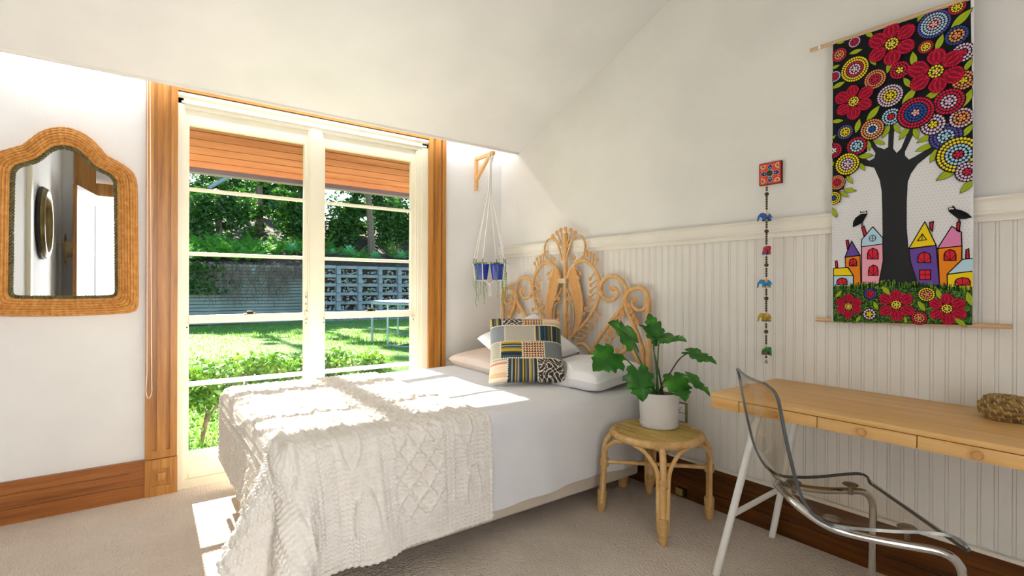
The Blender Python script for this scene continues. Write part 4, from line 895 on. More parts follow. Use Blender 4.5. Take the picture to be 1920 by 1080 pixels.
for i, (b_, t_, nr_, w_, pm, mid) in enumerate(LV):
    B_, T_ = zp(*b_), zp(*t_); lf = leaf_obj(B_, T_, nr_, w_, .25, .22, i)
    root = pc_ + Vector((rnd.uniform(-.02, .02), rnd.uniform(-.02, .02), .16)); mt = 2.70 + (b_[2] - 2.70) * .5
    MB().tube(smooth_path([root, (root + zp(mid[0], mid[1], mt)) / 2 + Vector((0, 0, .01)), zp(mid[0], mid[1], mt), B_], 6), [.0048] * 7 + [.0036] * 6 + [.0028] * 6, 7).build('petiole', pm, plant)

# ------------------------------------------------------------------ desk, knobs, basket
dsk = thing('bamboo_desk', 'slim bamboo desk with three drawers and white steel legs', 'desk', (2.2, .66, 0))
DXF, DXB, DY1, DY0, DT = 1.938, XW - .014, 1.205, .105, .738
MB().bbox((DXF, DY0, DT - .017), (DXB, DY1, DT), .002).build('tabletop', m_bamboo, dsk)
ap = MB(); ap.box((DXF + .012, DY0 + .002, DT - .062), (DXB, DY1 - .002, DT - .055)); ap.bbox((DXF + .0005, 1.086, DT - .062), (DXB, DY1, DT - .0175), .0015); ap.bbox((DXF + .0005, DY0, DT - .062), (DXB, .222, DT - .0175), .0015); ap.box((DXB - .02, DY0, DT - .06), (DXB, DY1, DT - .018))
ap.build('apron', m_bamboo, dsk)
m_knob = wood('knob_timber', ['B8824A', 'CC9A60', 'D8AC78'], 0, 40, .2)
for y0, y1 in ((.798, 1.083), (.513, .795), (.225, .510)):
    dr = MB().bbox((DXF + .001, y0, DT - .0585), (DXF + .4, y1, DT - .0195), .0012).build('drawer', m_bamboo, dsk)
    MB().lathe([(0, .0), (.007, .0), (.007, .008), (.0125, .010), (.013, .018), (.011, .021), (0, .021)], (0, 0, 0), 20, 'X')
    kb = MB().lathe([(0, 0), (.007, 0), (.007, -.008), (.0125, -.010), (.013, -.018), (.011, -.021), (0, -.021)], (DXF + .001, (y0 + y1) / 2, DT - .039), 20, 'X').build('knob', m_knob, dr)
MB().box((DXF + .03, .3, DT - .068), (DXF + .05, .75, DT - .062)).build('runner', m_steelw, dsk, smooth=False)
for y_t, y_f in ((1.05, 1.168), (.26, .14)):
    for xt, xf in ((2.03, 1.918), (2.38, 2.43)):
        MB().tube([(xf, y_f + (.025 if xf > 2.2 else 0) * (1 if y_f > .6 else -1), 0), (xt, y_t, DT - .062)], .0145, 14).build('leg', m_steelw, dsk)
    s_ = 1 if y_f > .6 else -1
    MB().tube([(1.918 + .112 * .37, y_f - .118 * .37 * s_, .25), (2.43 - .05 * .37, y_f + (.025 - .143 * .37) * s_, .25)], .0115, 12).build('leg_brace', m_steelw, dsk)
# coiled basket
def basket_mat():
    m, N, L, b = newmat('seagrass'); b.inputs['Roughness'].default_value = .75
    n = N.new('ShaderNodeTexNoise'); n.inputs['Scale'].default_value = 55; n.inputs['Detail'].default_value = 4; L.new(coords(N, L, (1, 1, 1.2)), n.inputs[0])
    L.new(ramp(N, L, n.outputs[0], [(.3, '5A4426'), (.5, '8E7040'), (.7, 'C09A58')]), b.inputs['Base Color']); bump(N, L, b, n.outputs[0], .5, .004); return m
m_sea = basket_mat(); m_stitch = plain('pale_straw', 'D8C088', .7, 'C8A058', 40)
bc = Vector((2.335, .372, DT)); bsk = thing('seagrass_basket', 'small round coiled seagrass basket with lid on the desk', 'basket', tuple(bc))
def coil_body(levels, parent, name):
    b_ = MB(); st_ = MB()
    for i, (r, z, tr) in enumerate(levels):
        b_.tube([bc + Vector((r * math.cos(a), r * math.sin(a), z)) for a in np.linspace(0, 2 * PI, 40, endpoint=False)], tr, 8, True)
        for k in range(13):
            a = 2 * PI * (k + .45 * i) / 13; P_ = []
            for q in range(5):
                e = -.9 + 1.8 * q / 4; aa = a + .10 * q / 4; P_.append(bc + Vector(((r + (tr + .0005) * math.cos(e)) * math.cos(aa), (r + (tr + .0005) * math.cos(e)) * math.sin(aa), z - (tr + .0005) * math.sin(e))))
            st_.tube(P_, .0016, 5)
    o = b_.build(name, m_sea, parent); st_.build('stitching', m_stitch, o); return o
coil_body([(.052, .008, .008), (.064, .019, .008), (.069, .032, .008), (.067, .045, .008), (.060, .055, .007)], bsk, 'body')
coil_body([(.056, .066, .0065), (.046, .071, .0065), (.034, .073, .0065), (.022, .074, .0065), (.010, .074, .0065)], bsk, 'lid')
MB().lathe([(0, .002), (.055, .002), (.068, .03), (.058, .056), (.05, .066), (0, .07)], bc, 28).build('lining', m_sea, bsk)

# ------------------------------------------------------------------ clear chair
m_poly = glass_mat('clear_polycarbonate', (.86, .82, .755), gloss=.045, edge=.45)
m_rim = plain('polycarbonate_edge', '4E5458', .12, spec=.8)
fw = Vector((.70, -.714, 0)).normalized(); sd = Vector((.714, .70, 0)).normalized(); CO = Vector((1.822, .815, 0))
chair = thing('clear_cantilever_chair', 'transparent moulded chair with chromed steel frame pulled up to the desk', 'chair', (CO.x + .1, CO.y - .1, 0))
PRF = smooth_path([Vector(q) for q in ((-.150, .872, 0), (-.130, .842, .0), (-.114, .76, 0), (-.094, .66, 0), (-.068, .56, 0), (-.03, .490, 0), (.02, .450, 0), (.09, .437, 0), (.18, .438, 0), (.27, .450, 0), (.325, .456, 0), (.352, .446, 0), (.358, .430, 0))], 6)
WID = [(0, .150), (.03, .185), (.09, .210), (.3, .214), (.5, .205), (.62, .215), (.8, .245), (.93, .262), (.97, .262), (1, .255)]
def wid(t):
    for (a, wa), (b, wb) in zip(WID, WID[1:]):
        if t <= b: return wa + (wb - wa) * (t - a) / (b - a)
    return WID[-1][1]
n_ = len(PRF); sur = []
for i, p in enumerate(PRF):
    t = i / (n_ - 1); w = wid(t); T_ = (PRF[min(i + 1, n_ - 1)] - PRF[max(i - 1, 0)]).normalized(); nrm = Vector((T_.y, -T_.x, 0))   # towards the sitter
    nrm = Vector((-T_.y, T_.x, 0)); row = []
    for k in range(25):
        s = -1 + 2 * k / 24; lift = .022 * abs(s) ** 3 * (math.sin(PI * min(1, max(0, (t - .42) / .5))) if t > .42 else 0) ; rk = .010 * (1 - abs(s) ** 2) * (1 if t < .45 else max(0, 1 - (t - .45) * 5))
        q2 = Vector((p.x, p.y, 0)) + nrm * (lift - rk); row.append(CO + fw * q2.x + sd * (s * w) + Vector((0, 0, q2.y)))
    sur.append(row)
sh = MB().grid(sur).build('seat_shell', m_poly, chair, angle=None)
def normal_at(i, k):
    a = sur[min(i + 1, n_ - 1)][k] - sur[max(i - 1, 0)][k]; b = sur[i][min(k + 1, 24)] - sur[i][max(k - 1, 0)]; return a.cross(b).normalized()
bnd = [(i, 0) for i in range(n_)] + [(n_ - 1, k) for k in range(1, 25)] + [(i, 24) for i in range(n_ - 2, -1, -1)] + [(0, k) for k in range(23, 0, -1)]
P_ = []; 
for i, k in bnd: nn_ = normal_at(i, k); P_.append([sur[i][k] + nn_ * .0044, sur[i][k] - nn_ * .0044])
mb = MB(); ring = []
for (i, k), (a, b) in zip(bnd, P_):
    c_ = sur[n_ // 2][12] * 0; inward = (sur[min(max(i, 1), n_ - 2)][min(max(k, 1), 23)] - sur[i][k]); inward = inward.normalized() * .006 if inward.length > 1e-6 else Vector((0, 0, 0)); ring.append([a, b, b + inward, a + inward, a])
mb.grid(ring, True); mb.build('shell_rim', m_rim, chair, angle=30)
q3 = lambda d, s, z: CO + fw * d + sd * s + Vector((0, 0, z))
def rounded(pts, r, n=6):                     # polyline with filleted corners
    P_ = [Vector(p) for p in pts]; out = [P_[0]]
    for a, b, c in zip(P_, P_[1:], P_[2:]):
        u, v = (a - b).normalized(), (c - b).normalized(); rr = min(r, (a - b).length * .48, (c - b).length * .48)
        for k in range(n + 1):
            t = k / n; out.append((b + u * rr) * (1 - t) ** 2 + b * 2 * t * (1 - t) + (b + v * rr) * t * t)
    return out + [P_[-1]]
fw_ = .19
fr_ = rounded([q3(.20, -.232, .012), q3(.355, -.235, .012), q3(.36, -.235, .412), q3(.16, -fw_, .416), q3(.03, -.175, .435), q3(-.035, -.10, .470), q3(-.035, .10, .470), q3(.03, .175, .435), q3(.16, fw_, .416), q3(.36, .235, .412), q3(.355, .235, .012), q3(.20, .232, .012), q3(-.06, .232, .012), q3(-.06, -.232, .012), q3(.20, -.232, .012)], .075)
MB().tube(fr_, .0125, 12).build('tube_frame', m_chrome, chair, angle=60)
for d, s in ((.05, -.15), (.05, .15), (.25, -.17), (.25, .17)):
    MB().lathe([(0, 0), (.024, 0), (.026, .003), (.022, .006), (0, .007)], q3(d, s, .446 + (.004 if d > .2 else .008)), 20).lathe([(0, -.03), (.008, -.03), (.008, 0), (0, 0)], q3(d, s, .446), 10).build('mounting_disc', plain('smoked_disc', '8A7A6A', .2, metal=.5), chair)

# ------------------------------------------------------------------ wall socket, phone point
def px_r(x, y, X): return PX(x, y, 0, X)
sk = thing('power_outlet', 'white double power outlet in a brass surround behind the stool', 'power outlet', (XW - .012, 1.732, .43))
a_, b_ = px_r(1266, 755, XW - .012), px_r(1293, 789, XW - .012); cy_, cz_ = 1.733, .475
MB().bbox((XW - .024, cy_ - .042, cz_ - .055), (XW - .009, cy_ + .042, cz_ + .055), .003).build('surround', plain('olive_brass', '8E8A62', .4, metal=.4), sk)
MB().bbox((XW - .028, cy_ - .033, cz_ - .002), (XW - .02, cy_ + .033, cz_ + .046), .002).build('face_plate', m_white, sk)
MB().bbox((XW - .028, cy_ - .033, cz_ - .050), (XW - .02, cy_ + .033, cz_ - .006), .002).build('face_plate', m_white, sk)
mb = MB()
for dy, an in ((-.010, .5), (.010, -.5), (0, 0)):
    mb.box((XW - .0285, cy_ + dy - .0012, cz_ + .020 - (.014 if an == 0 else 0)), (XW - .0275, cy_ + dy + .0012, cz_ + .030 - (.014 if an == 0 else 0)), Matrix.Rotation(an, 3, 'X'))
mb.build('slots', m_black, sk, smooth=False)
ph = thing('phone_point', 'small brass-faced phone point on the dark skirting', 'wall socket', (XW - .03, 1.70, .016))
MB().bbox((XW - .042, 1.684, .014), (XW - .026, 1.742, .056), .003).build('backing', m_black, ph)
MB().bbox((XW - .050, 1.698, .016), (XW - .042, 1.742, .054), .002).build('face', m_brass, ph)
# ------------------------------------------------------------------ painted wall hanging
TX = 2.455
def tpt(px, py): p = PX(px, py, 0, TX); return (p.y, p.z)
tA = lambda x, y: tpt(1500 + x / 3.376, y / 3.376); tB = lambda x, y: tpt(1500 + x / 3.176, 300 + y / 3.176)
KA, KB = .0020 / 3.376, .00192 / 3.176
q00, q10, q01, q11 = tpt(1558, 84), tpt(1820, -1), tpt(1563, 603), tpt(1831, 610)   # cloth corners
YLo, YHi = (q10[0] + q11[0]) / 2, (q00[0] + q01[0]) / 2
class Paint(MB):
    def __init__(s, x0=TX, step=.00022, clip=True): MB.__init__(s); s.c = []; s.x0 = x0; s.l = 0; s.step = step; s.clip = clip
    def poly(s, pts, col, layer=None):
        l = s.l if layer is None else layer
        if s.clip: pts = [(min(max(y, YLo + .001), YHi - .001), min(z, q10[1] + (q00[1] - q10[1]) * (y - YLo) / (YHi - YLo) - .002)) for y, z in pts]
        s.add([(s.x0 - s.step * l, y, z) for y, z in pts], [tuple(range(len(pts)))]); s.c.extend([tuple(lin(col)) + (1,)] * len(pts))
    def dot(s, c, r, col, layer=None, n=7, ry=1.0):
        if s.clip and not (YLo < c[0] < YHi) and r < .008: return
        s.poly([(c[0] + r * math.cos(2 * PI * k / n), c[1] + ry * r * math.sin(2 * PI * k / n)) for k in range(n)], col, layer)
    def line(s, pts, w, col, layer=None):
        for a, b in zip(pts, pts[1:]):
            d = Vector((b[0] - a[0], b[1] - a[1])); 
            if d.length < 1e-6: continue
            d.normalize(); nx, ny = -d.y * w / 2, d.x * w / 2; e = d * w * .35
            s.poly([(a[0] - nx - e.x, a[1] - ny - e.y), (b[0] - nx + e.x, b[1] - ny + e.y), (b[0] + nx + e.x, b[1] + ny + e.y), (a[0] + nx - e.x, a[1] + ny - e.y)], col, layer)
    def dotflower(s, c, R, rings, layer):
        # rings: colours from outside in; a black disc beneath
        s.dot(c, R * 1.06, '14161A', layer, 20)
        n = len(rings); dr = R / (n + .35)
        for i, col in enumerate(rings):
            rr = R - dr * (i + .5)
            if i == n - 1 and rr < dr * 1.2: rr = max(rr, dr * .6)
            m = max(3, int(2 * PI * rr / (dr * .92)))
            for k in range(m):
                a = 2 * PI * (k + .5 * (i % 2)) / m; s.dot((c[0] + rr * math.cos(a), c[1] + rr * math.sin(a)), dr * .43, col, layer + 1, 6)
        s.dot(c, dr * .42, rings[-1], layer + 1, 6)
    def petalflower(s, c, R, layer, seed=0, n=6):
        q = random.Random(seed)
        for k in range(n):
            a = 2 * PI * k / n + .5 + q.uniform(-.08, .08); L = R * q.uniform(.9, 1.05); dx, dz = math.cos(a), math.sin(a)
            out = []
            for j in range(17):
                t = 2 * PI * j / 16; u = .5 - .5 * math.cos(t); w = .40 * math.sin(t) * (u ** .35 if u > 0 else 0); out.append((c[0] + L * (dx * (.18 + .82 * u) - dz * w), c[1] + L * (dz * (.18 + .82 * u) + dx * w)))
            s.poly(out[:-1], '8A0E2A', layer)
            for j in range(9):
                u = .34 + .62 * j / 8; hw = .30 * math.sin(PI * min(1, (j + .7) / 9.2)) ; m = 4 if .2 < j / 8 < .95 else 3
                for e in range(m):
                    w = hw * (-1 + 2 * e / (m - 1)) ; s.dot((c[0] + L * (dx * u - dz * w), c[1] + L * (dz * u + dx * w)), R * .040, 'D41C44' if (j + e) % 3 else 'C01638', layer + 1, 6)
        s.dotflower(c, R * .27, ['F2DC2A', 'F0E060'], layer + 2)
    def leaf(s, c, ln, ang, layer, w=.36):
        a = math.radians(ang); dx, dz = -math.cos(a), math.sin(a)      # +Y runs to the left in the picture
        def shape(k): return [(c[0] + ln * k * (dx * u - dz * v), c[1] + ln * k * (dz * u + dx * v)) for u, v in [(-.5, 0)] + [(-.5 + t / 8, w * .5 * math.sin(PI * t / 8)) for t in range(1, 8)] + [(.5, 0)] + [(.5 - t / 8, -w * .5 * math.sin(PI * t / 8)) for t in range(1, 8)]]
        s.poly(shape(1.12), '16180E', layer); s.poly(shape(1), 'A3B626', layer + 1)
        s.line([(c[0] - ln * .42 * dx, c[1] - ln * .42 * dz), (c[0] + ln * .42 * dx, c[1] + ln * .42 * dz)], .0012, '7E9018', layer + 2)
pt = Paint()
A_ = lambda pts: [tA(*p) for p in pts]
B_ = lambda pts: [tB(*p) for p in pts]
# stippled pale ground
rp = random.Random(5)
for i in range(39):
    for j in range(56): pt.dot((YLo + .012 + i * .0118 + (j % 2) * .0059, 1.20 + j * .0118), .0042, 'DEDEE3', 1, 6)
# dark canopy
pt.poly([q00, q10] + A_([(1095, 890), (1000, 900), (890, 940), (850, 870), (790, 850), (745, 795), (690, 770), (630, 760), (560, 780), (510, 830), (460, 880), (420, 905), (425, 960), (385, 985), (390, 1040)]) + B_([(345, 40), (300, 90), (270, 110), (262, 170), (235, 185), (240, 250), (192, 268)]), '17191F', 2)
# trunk and branches
pt.poly(A_([(395, 1045), (470, 1062)]) + B_([(455, 75), (475, 120), (487, 190), (490, 300), (492, 480), (490, 600), (476, 690), (468, 740), (585, 738), (705, 740), (668, 650), (648, 545), (636, 400), (636, 250), (642, 130), (662, 80)]) + A_([(745, 1040), (870, 940), (840, 925), (720, 995), (690, 1010), (665, 985), (665, 960), (745, 795), (700, 795), (640, 940), (612, 968), (590, 940), (600, 780), (562, 780), (558, 930), (535, 945), (490, 930), (455, 880), (405, 890), (450, 925), (478, 970), (470, 1000), (440, 1018), (380, 985), (372, 1010)]), '2A2C30', 3)
houses = [('BFE0F2', [(200, 690), (318, 688), (318, 752), (200, 755)]), ('F2D21C', [(200, 645), (285, 640), (318, 688), (200, 690)]), ('D42236', [(210, 602), (222, 600), (226, 642), (213, 642)]),
          ('F08A1E', [(270, 578), (358, 570), (364, 755), (320, 752), (320, 690), (288, 640), (272, 640)]), ('6A4CA4', [(268, 580), (308, 483), (360, 568)]), ('D42236', [(275, 480), (288, 476), (294, 510), (284, 535)]),
          ('EFA6BC', [(368, 517), (494, 500), (496, 600), (470, 738), (368, 742)]), ('B9D9EC', [(366, 517), (368, 475), (435, 398), (494, 465), (494, 500)]), ('D42236', [(367, 400), (382, 394), (399, 440), (382, 455)]),
          ('F08A1E', [(822, 527), (965, 512), (965, 600), (880, 678), (880, 757), (832, 748)]), ('DE86B4', [(820, 527), (905, 395), (962, 430), (965, 512)]), ('D42236', [(936, 372), (956, 368), (950, 428), (934, 420)]),
          ('6A4CA4', [(650, 530), (812, 508), (832, 748), (702, 738), (660, 610)]), ('F2D21C', [(650, 527), (745, 368), (812, 508)]), ('D42236', [(773, 372), (796, 366), (790, 425), (776, 412)]),
          ('F2D21C', [(878, 682), (1045, 662), (1045, 792), (960, 770), (880, 757)]), ('B9D9EC', [(878, 680), (968, 592), (1045, 586), (1045, 662)]), ('D42236', [(990, 535), (1006, 528), (1010, 586), (988, 588)])]
for i, (c, p) in enumerate(houses):
    P_ = B_(p); pt.poly(P_, c, 4 + i // 3 * 2); pt.line(P_ + [P_[0]], .0036, '17171B', 5 + i // 3 * 2)
def win(x0, y0, x1, y1, arch=True):
    cx = (x0 + x1) / 2
    p = B_([(x0, y1), (x0, y0 + (y1 - y0) * .5)] + ([(x0 + (x1 - x0) * .12, y0 + (y1 - y0) * .2), (cx, y0), (x1 - (x1 - x0) * .12, y0 + (y1 - y0) * .15)] if arch else [(x0, y0), (x1, y0)]) + [(x1, y0 + (y1 - y0) * .5), (x1, y1)])
    pt.poly(p, 'DA2438', 17); pt.line(p + [p[0]], .0034, '17171B', 18); pt.line(B_([(cx, y0), (cx, y1)]), .0022, '17171B', 18)
    if arch: pt.line(B_([(x0, y1 - (y1 - y0) * .55), (cx, y1)]), .002, '17171B', 18); pt.line(B_([(x1, y1 - (y1 - y0) * .55), (cx, y1)]), .002, '17171B', 18)
    else: pt.line(B_([(x0, (y0 + y1) / 2), (x1, (y0 + y1) / 2)]), .0022, '17171B', 18)
for w_ in ((222, 702, 283, 742), (296, 585, 340, 630), (404, 525, 467, 590), (410, 625, 467, 688), (704, 548, 780, 610), (860, 533, 930, 598), (925, 700, 1015, 746)): win(*w_)
win(714, 655, 780, 712, False)
cc_ = tB(434, 466); pt.line([(cc_[0] + .012 * math.cos(a), cc_[1] + .0125 * math.sin(a)) for a in np.linspace(0, 2 * PI, 17)], .0022, '17171B', 18); pt.line([(cc_[0] - .012, cc_[1]), (cc_[0] + .012, cc_[1])], .002, '17171B', 18); pt.line([(cc_[0], cc_[1] - .012), (cc_[0], cc_[1] + .012)], .002, '17171B', 18)
tr_ = B_([(702, 482), (730, 440), (755, 475), (702, 482)]); pt.line(tr_, .003, '17171B', 18); pt.line(B_([(730, 440), (728, 480)]), .002, '17171B', 18)
# grass
pt.poly(B_([(198, 758), (330, 748), (470, 735), (590, 728), (700, 735), (830, 748), (960, 762), (1048, 778)]) + [q11, q01], '1F3A20', 19)
for i in range(2100):
    u, v = rp.random(), rp.random(); x = 202 + u * 845; yt = 735 + abs(u - .42) * 60; y = yt + (970 - yt) * v; c = tB(x, y); a = rp.uniform(0, PI); l_ = .0033
    pt.line([(c[0] - l_ * math.cos(a), c[1] - l_ * math.sin(a)), (c[0] + l_ * math.cos(a), c[1] + l_ * math.sin(a))], .0020, rp.choice(['5E9A34', '7EB83E', '3E7A30']), 20)
for i in range(170):
    x = 205 + 840 * rp.random(); u = (x - 202) / 845; y = 735 + abs(u - .42) * 60; c = tB(x, y); pt.line([(c[0], c[1] - .012), (c[0] + rp.uniform(-.003, .003), c[1] + rp.uniform(.004, .016))], .0024, rp.choice(['6E9A34', '1F3A20', '88A83E']), 20)
# birds on the chimneys
bl = [(316, 402), (318, 370), (332, 345), (364, 322), (358, 302), (370, 310), (392, 308), (402, 300), (402, 324), (392, 342), (376, 372), (345, 390)]
br = [(882, 292), (886, 284), (905, 282), (914, 270), (922, 278), (930, 292), (965, 300), (1000, 318), (1028, 342), (985, 352), (945, 352), (915, 330), (890, 310)]
for p in (bl, br): pt.poly(B_(p), '15151A', 18)
for x, y in ((368, 318), (377, 317), (386, 316), (394, 315), (893, 292), (903, 290), (912, 290)): pt.dot(tB(x, y), .0030, 'F0F0F0', 19, 6)
for x, y in ((369, 376), (376, 374), (946, 354), (953, 354)): pt.line(B_([(x, y), (x, y + 18)]), .0025, '15151A', 18)
# leaves
for x, y, an, ln in ((775, 90, 60, 95), (440, 220, -48, 75), (252, 268, -22, 70), (355, 329, 2, 80), (463, 388, -62, 80), (570, 418, 72, 95), (885, 272, 70, 100), (721, 380, -85, 105), (682, 525, -62, 85), (692, 613, 52, 125), (848, 598, 20, 115), (1022, 122, 40, 130), (1065, 415, 62, 80), (1062, 622, 68, 105), (1060, 830, 52, 90), (245, 541, 15, 88), (226, 426, 10, 60), (464, 720, 48, 115), (368, 798, 76, 95), (238, 768, -8, 78), (214, 872, 42, 45), (616, 815, -62, 75), (548, 832, 62, 90), (665, 842, 52, 95), (736, 842, -78, 85), (798, 876, 24, 95), (793, 936, 14, 95), (852, 982, 66, 95), (503, 901, -32, 75), (439, 922, -82, 70), (416, 989, -6, 92), (396, 1056, -62, 68), (206, 1045, 60, 50)): pt.leaf(tA(x, y), ln * KA * 1.05, an, 21)
for x, y, an, ln in ((880, 84, 30, 115), (998, 156, 50, 95), (298, 118, -58, 68), (298, 181, -14, 80), (266, 205, -40, 66), (206, 313, -66, 78), (233, 798, 50, 62), (515, 778, -52, 78), (828, 797, -76, 72), (1011, 826, -76, 85), (453, 868, -68, 62), (725, 869, -60, 74), (350, 946, 58, 55), (631, 952, -80, 48), (957, 966, -42, 74)): pt.leaf(tB(x, y), ln * KB * 1.05, an, 21)
RD, YL, OR, LB, LI, BLU, PU, PKN, WH = 'D41C44', 'F0DA2C', 'EE9A5E', 'AFD6F0', 'E2C4E0', '2E56B0', '5A50B0', 'EDB4C0', 'F2F2F4'
for i_f, (x, y, r, rg) in enumerate(((850, 155, 88, [PU, LB, LB, PKN, PKN]), (997, 48, 46, [RD, YL, YL]), (995, 227, 60, [BLU, OR, OR]), (1035, 335, 58, [LI, LI, RD]), (800, 300, 42, [RD, YL, YL]), (348, 268, 38, [LI, RD, RD]), (252, 350, 50, [RD, OR, OR]), (350, 440, 88, [YL, YL, RD, LI, LI]), (224, 487, 40, [LB, RD, RD]), (635, 447, 58, [RD, RD, YL]), (478, 503, 66, [OR, OR, RD, RD]), (1038, 510, 58, [OR, OR, YL]), (573, 608, 76, [LI, LI, YL, YL]), (945, 645, 80, [RD, RD, LI, LI]), (735, 715, 100, [RD, RD, BLU, BLU, PKN]), (580, 740, 56, [LB, LB, RD]), (1025, 747, 62, [LI, OR, OR]), (845, 790, 66, [LI, LI, YL]), (460, 820, 72, [OR, OR, WH, BLU]), (290, 838, 52, [PU, YL, YL]), (925, 865, 84, [PU, PU, LB, LB]), (362, 925, 64, [RD, LB, LB]), (216, 955, 56, [RD, RD, WH]), (1005, 980, 108, [YL, YL, LB, LB, RD]), (303, 1040, 78, [YL, YL, LI, LI]))): pt.dotflower(tA(x, y), r * KA, rg, 24 + (i_f % 5) * 2)
for x, y, r, rg in ((225, 135, 52, [OR, OR, RD, RD]), (205, 228, 46, [YL, YL, BLU]), (1000, 72, 58, [LI, LI, RD]), (423, 798, 38, [BLU, RD, RD]), (757, 800, 44, [YL, OR, OR]), (417, 917, 38, [LI, YL]), (713, 940, 43, [RD, OR, OR])): pt.dotflower(tB(x, y), r * KB, rg, 34)
for i, (x, y, r) in enumerate(((585, 280, 150), (865, 455, 155), (345, 645, 130))): pt.petalflower(tA(x, y), r * KA, 37 + 3 * i, i)
for i, (x, y, r) in enumerate(((293, 872, 88), (577, 862, 106), (878, 885, 104))): pt.petalflower(tB(x, y), r * KB, 37, 5 + i)
hang = thing('painted_wall_hanging', 'tall painted cloth hanging of a black tree, dotted flowers and houses', 'wall hanging', (TX, (YLo + YHi) / 2, q01[1]))
MB().prism([(TX + .0004, y, z) for y, z in ((YHi, q00[1]), (YLo, q10[1]), (YLo, q11[1]), (YHi, q01[1]))], (.002, 0, 0)).build('cloth', plain('hanging_canvas', 'E9E9EC', .9), hang, smooth=False)
pt.build('painted_print', attr_mat('fabric_paint', .7), hang, smooth=False)
m_dowel = wood('dowel_timber', ['C89A70', 'D8B088', 'E4C29C'], 1, 30, .05, .5)
for (a, b) in ((tpt(1518, 94), (YLo - .09, tpt(1820, -3)[1] + .004)), (tpt(1529, 599), tpt(1897, 613))):
    MB().tube([(TX + .008, a[0], a[1]), (TX + .008, b[0], b[1])], .0085, 12).build('dowel', m_dowel, hang)
MB().tube([(TX + .008, tpt(1536, 88)[0] + .004, tpt(1536, 88)[1]), (TX + .008, tpt(1536, 88)[0] - .004, tpt(1536, 88)[1] + .001)], .0095, 10).build('cord_wrap', m_white, hang)

# ------------------------------------------------------------------ tile and elephant string
OXP = XW - .014
orn = thing('elephant_mobile', 'string of painted elephants and beads hanging from an orange tile', 'wall ornament', (OXP, 1.236, .8))
ty, tz, ts = 1.236, 1.729, .054; tilt = .0
MB().bbox((XW - .016, ty - ts, tz - ts), (XW - .0005, ty + ts, tz + ts), .0015).build('tile', plain('tile_edge', '6A1E1A', .35), orn)
tp_ = Paint(XW - .0163, .00015, False); sq = lambda s: [(ty - s, tz - s), (ty + s, tz - s), (ty + s, tz + s), (ty - s, tz + s)]
tp_.poly(sq(.0535), '5A2420', 0); tp_.poly(sq(.0505), 'E8451E', 1)
for k in range(4):
    a = PI / 2 * k; ca, sa = math.cos(a), math.sin(a); R_ = lambda u, v: (ty + ca * u - sa * v, tz + sa * u + ca * v)
    for (u, v, r) in ((.022, 0, .008), (.031, .006, .0055), (.031, -.006, .0055), (.038, 0, .006)): tp_.dot(R_(u, v), r + .0016, 'B8C8E8', 2, 10); tp_.dot(R_(u, v), r, '28467E', 3, 10)
    tp_.dot(R_(.026, 0), .0025, 'E8E8F0', 4, 6)
    for i in range(12):
        t = 2 * PI * i / 12; tp_.dot(R_(.034 + .011 * math.cos(t) * (1 + .4 * math.sin(t)), .034 + .008 * math.sin(t)), .0026, ['7ED8C8', 'F0E088', 'BDEEE0'][i % 3], 2, 6)
    tp_.dot(R_(.034, .034), .0052, '3E8A5A', 3, 8); tp_.dot(R_(.034, .034), .0026, 'D83A3A', 4, 8)
    for u, v in ((.040, .018), (.018, .042)): tp_.dot(R_(u, v), .0028, 'C8D0E8', 2, 7); tp_.dot(R_(u, v), .0016, '28467E', 3, 6)
for i in range(14): t = 2 * PI * i / 14; tp_.dot((ty + .0165 * math.cos(t), tz + .0165 * math.sin(t)), .0032, '8EC8B8', 4, 7)
tp_.build('tile_painting', attr_mat('tile_glaze', .3), orn, smooth=False)
MB().lathe([(0, 0), (.013, 0), (.014, -.004), (.009, -.008), (.004, -.010), (0, -.010)], (XW - .0165, ty + .002, tz), 16, 'X').build('hook_boss', plain('aged_bronze', '4A4632', .45, metal=.7), orn)
SX = XW - .066; sy_ = tpt(1437, 500)[0]; zpx = lambda y: PX(1437, y, 0, SX).z; sy_ = PX(1437, 500, 0, SX).y
MB().tube([(XW - .024, ty + .002, tz), (SX + .01, sy_ + .003, tz - .03), (SX, sy_, zpx(364)), (SX, sy_, zpx(670))], .0009, 5).build('cord', m_black, orn)
m_bead = plain('dark_bead', '3A2A1E', .45, '54402C', 40); bmesh_ = MB().ball((0, 0, 0), 1, 8, 6).mesh('bead', m_bead)
big = [364, 433.6, 497, 559.6, 622]; ele = [406, 468.6, 531, 594, 656.5]
y = 352
while y < 672:
    if all(abs(y - b) > 5.2 for b in big) and all(abs(y - e) > 10.5 for e in ele): inst('bead', bmesh_, orn, (SX, sy_, zpx(y)), None, .0056)
    y += 4.35
for b in big: inst('bead', bmesh_, orn, (SX, sy_, zpx(b)), None, (.010, .0105, .0095))
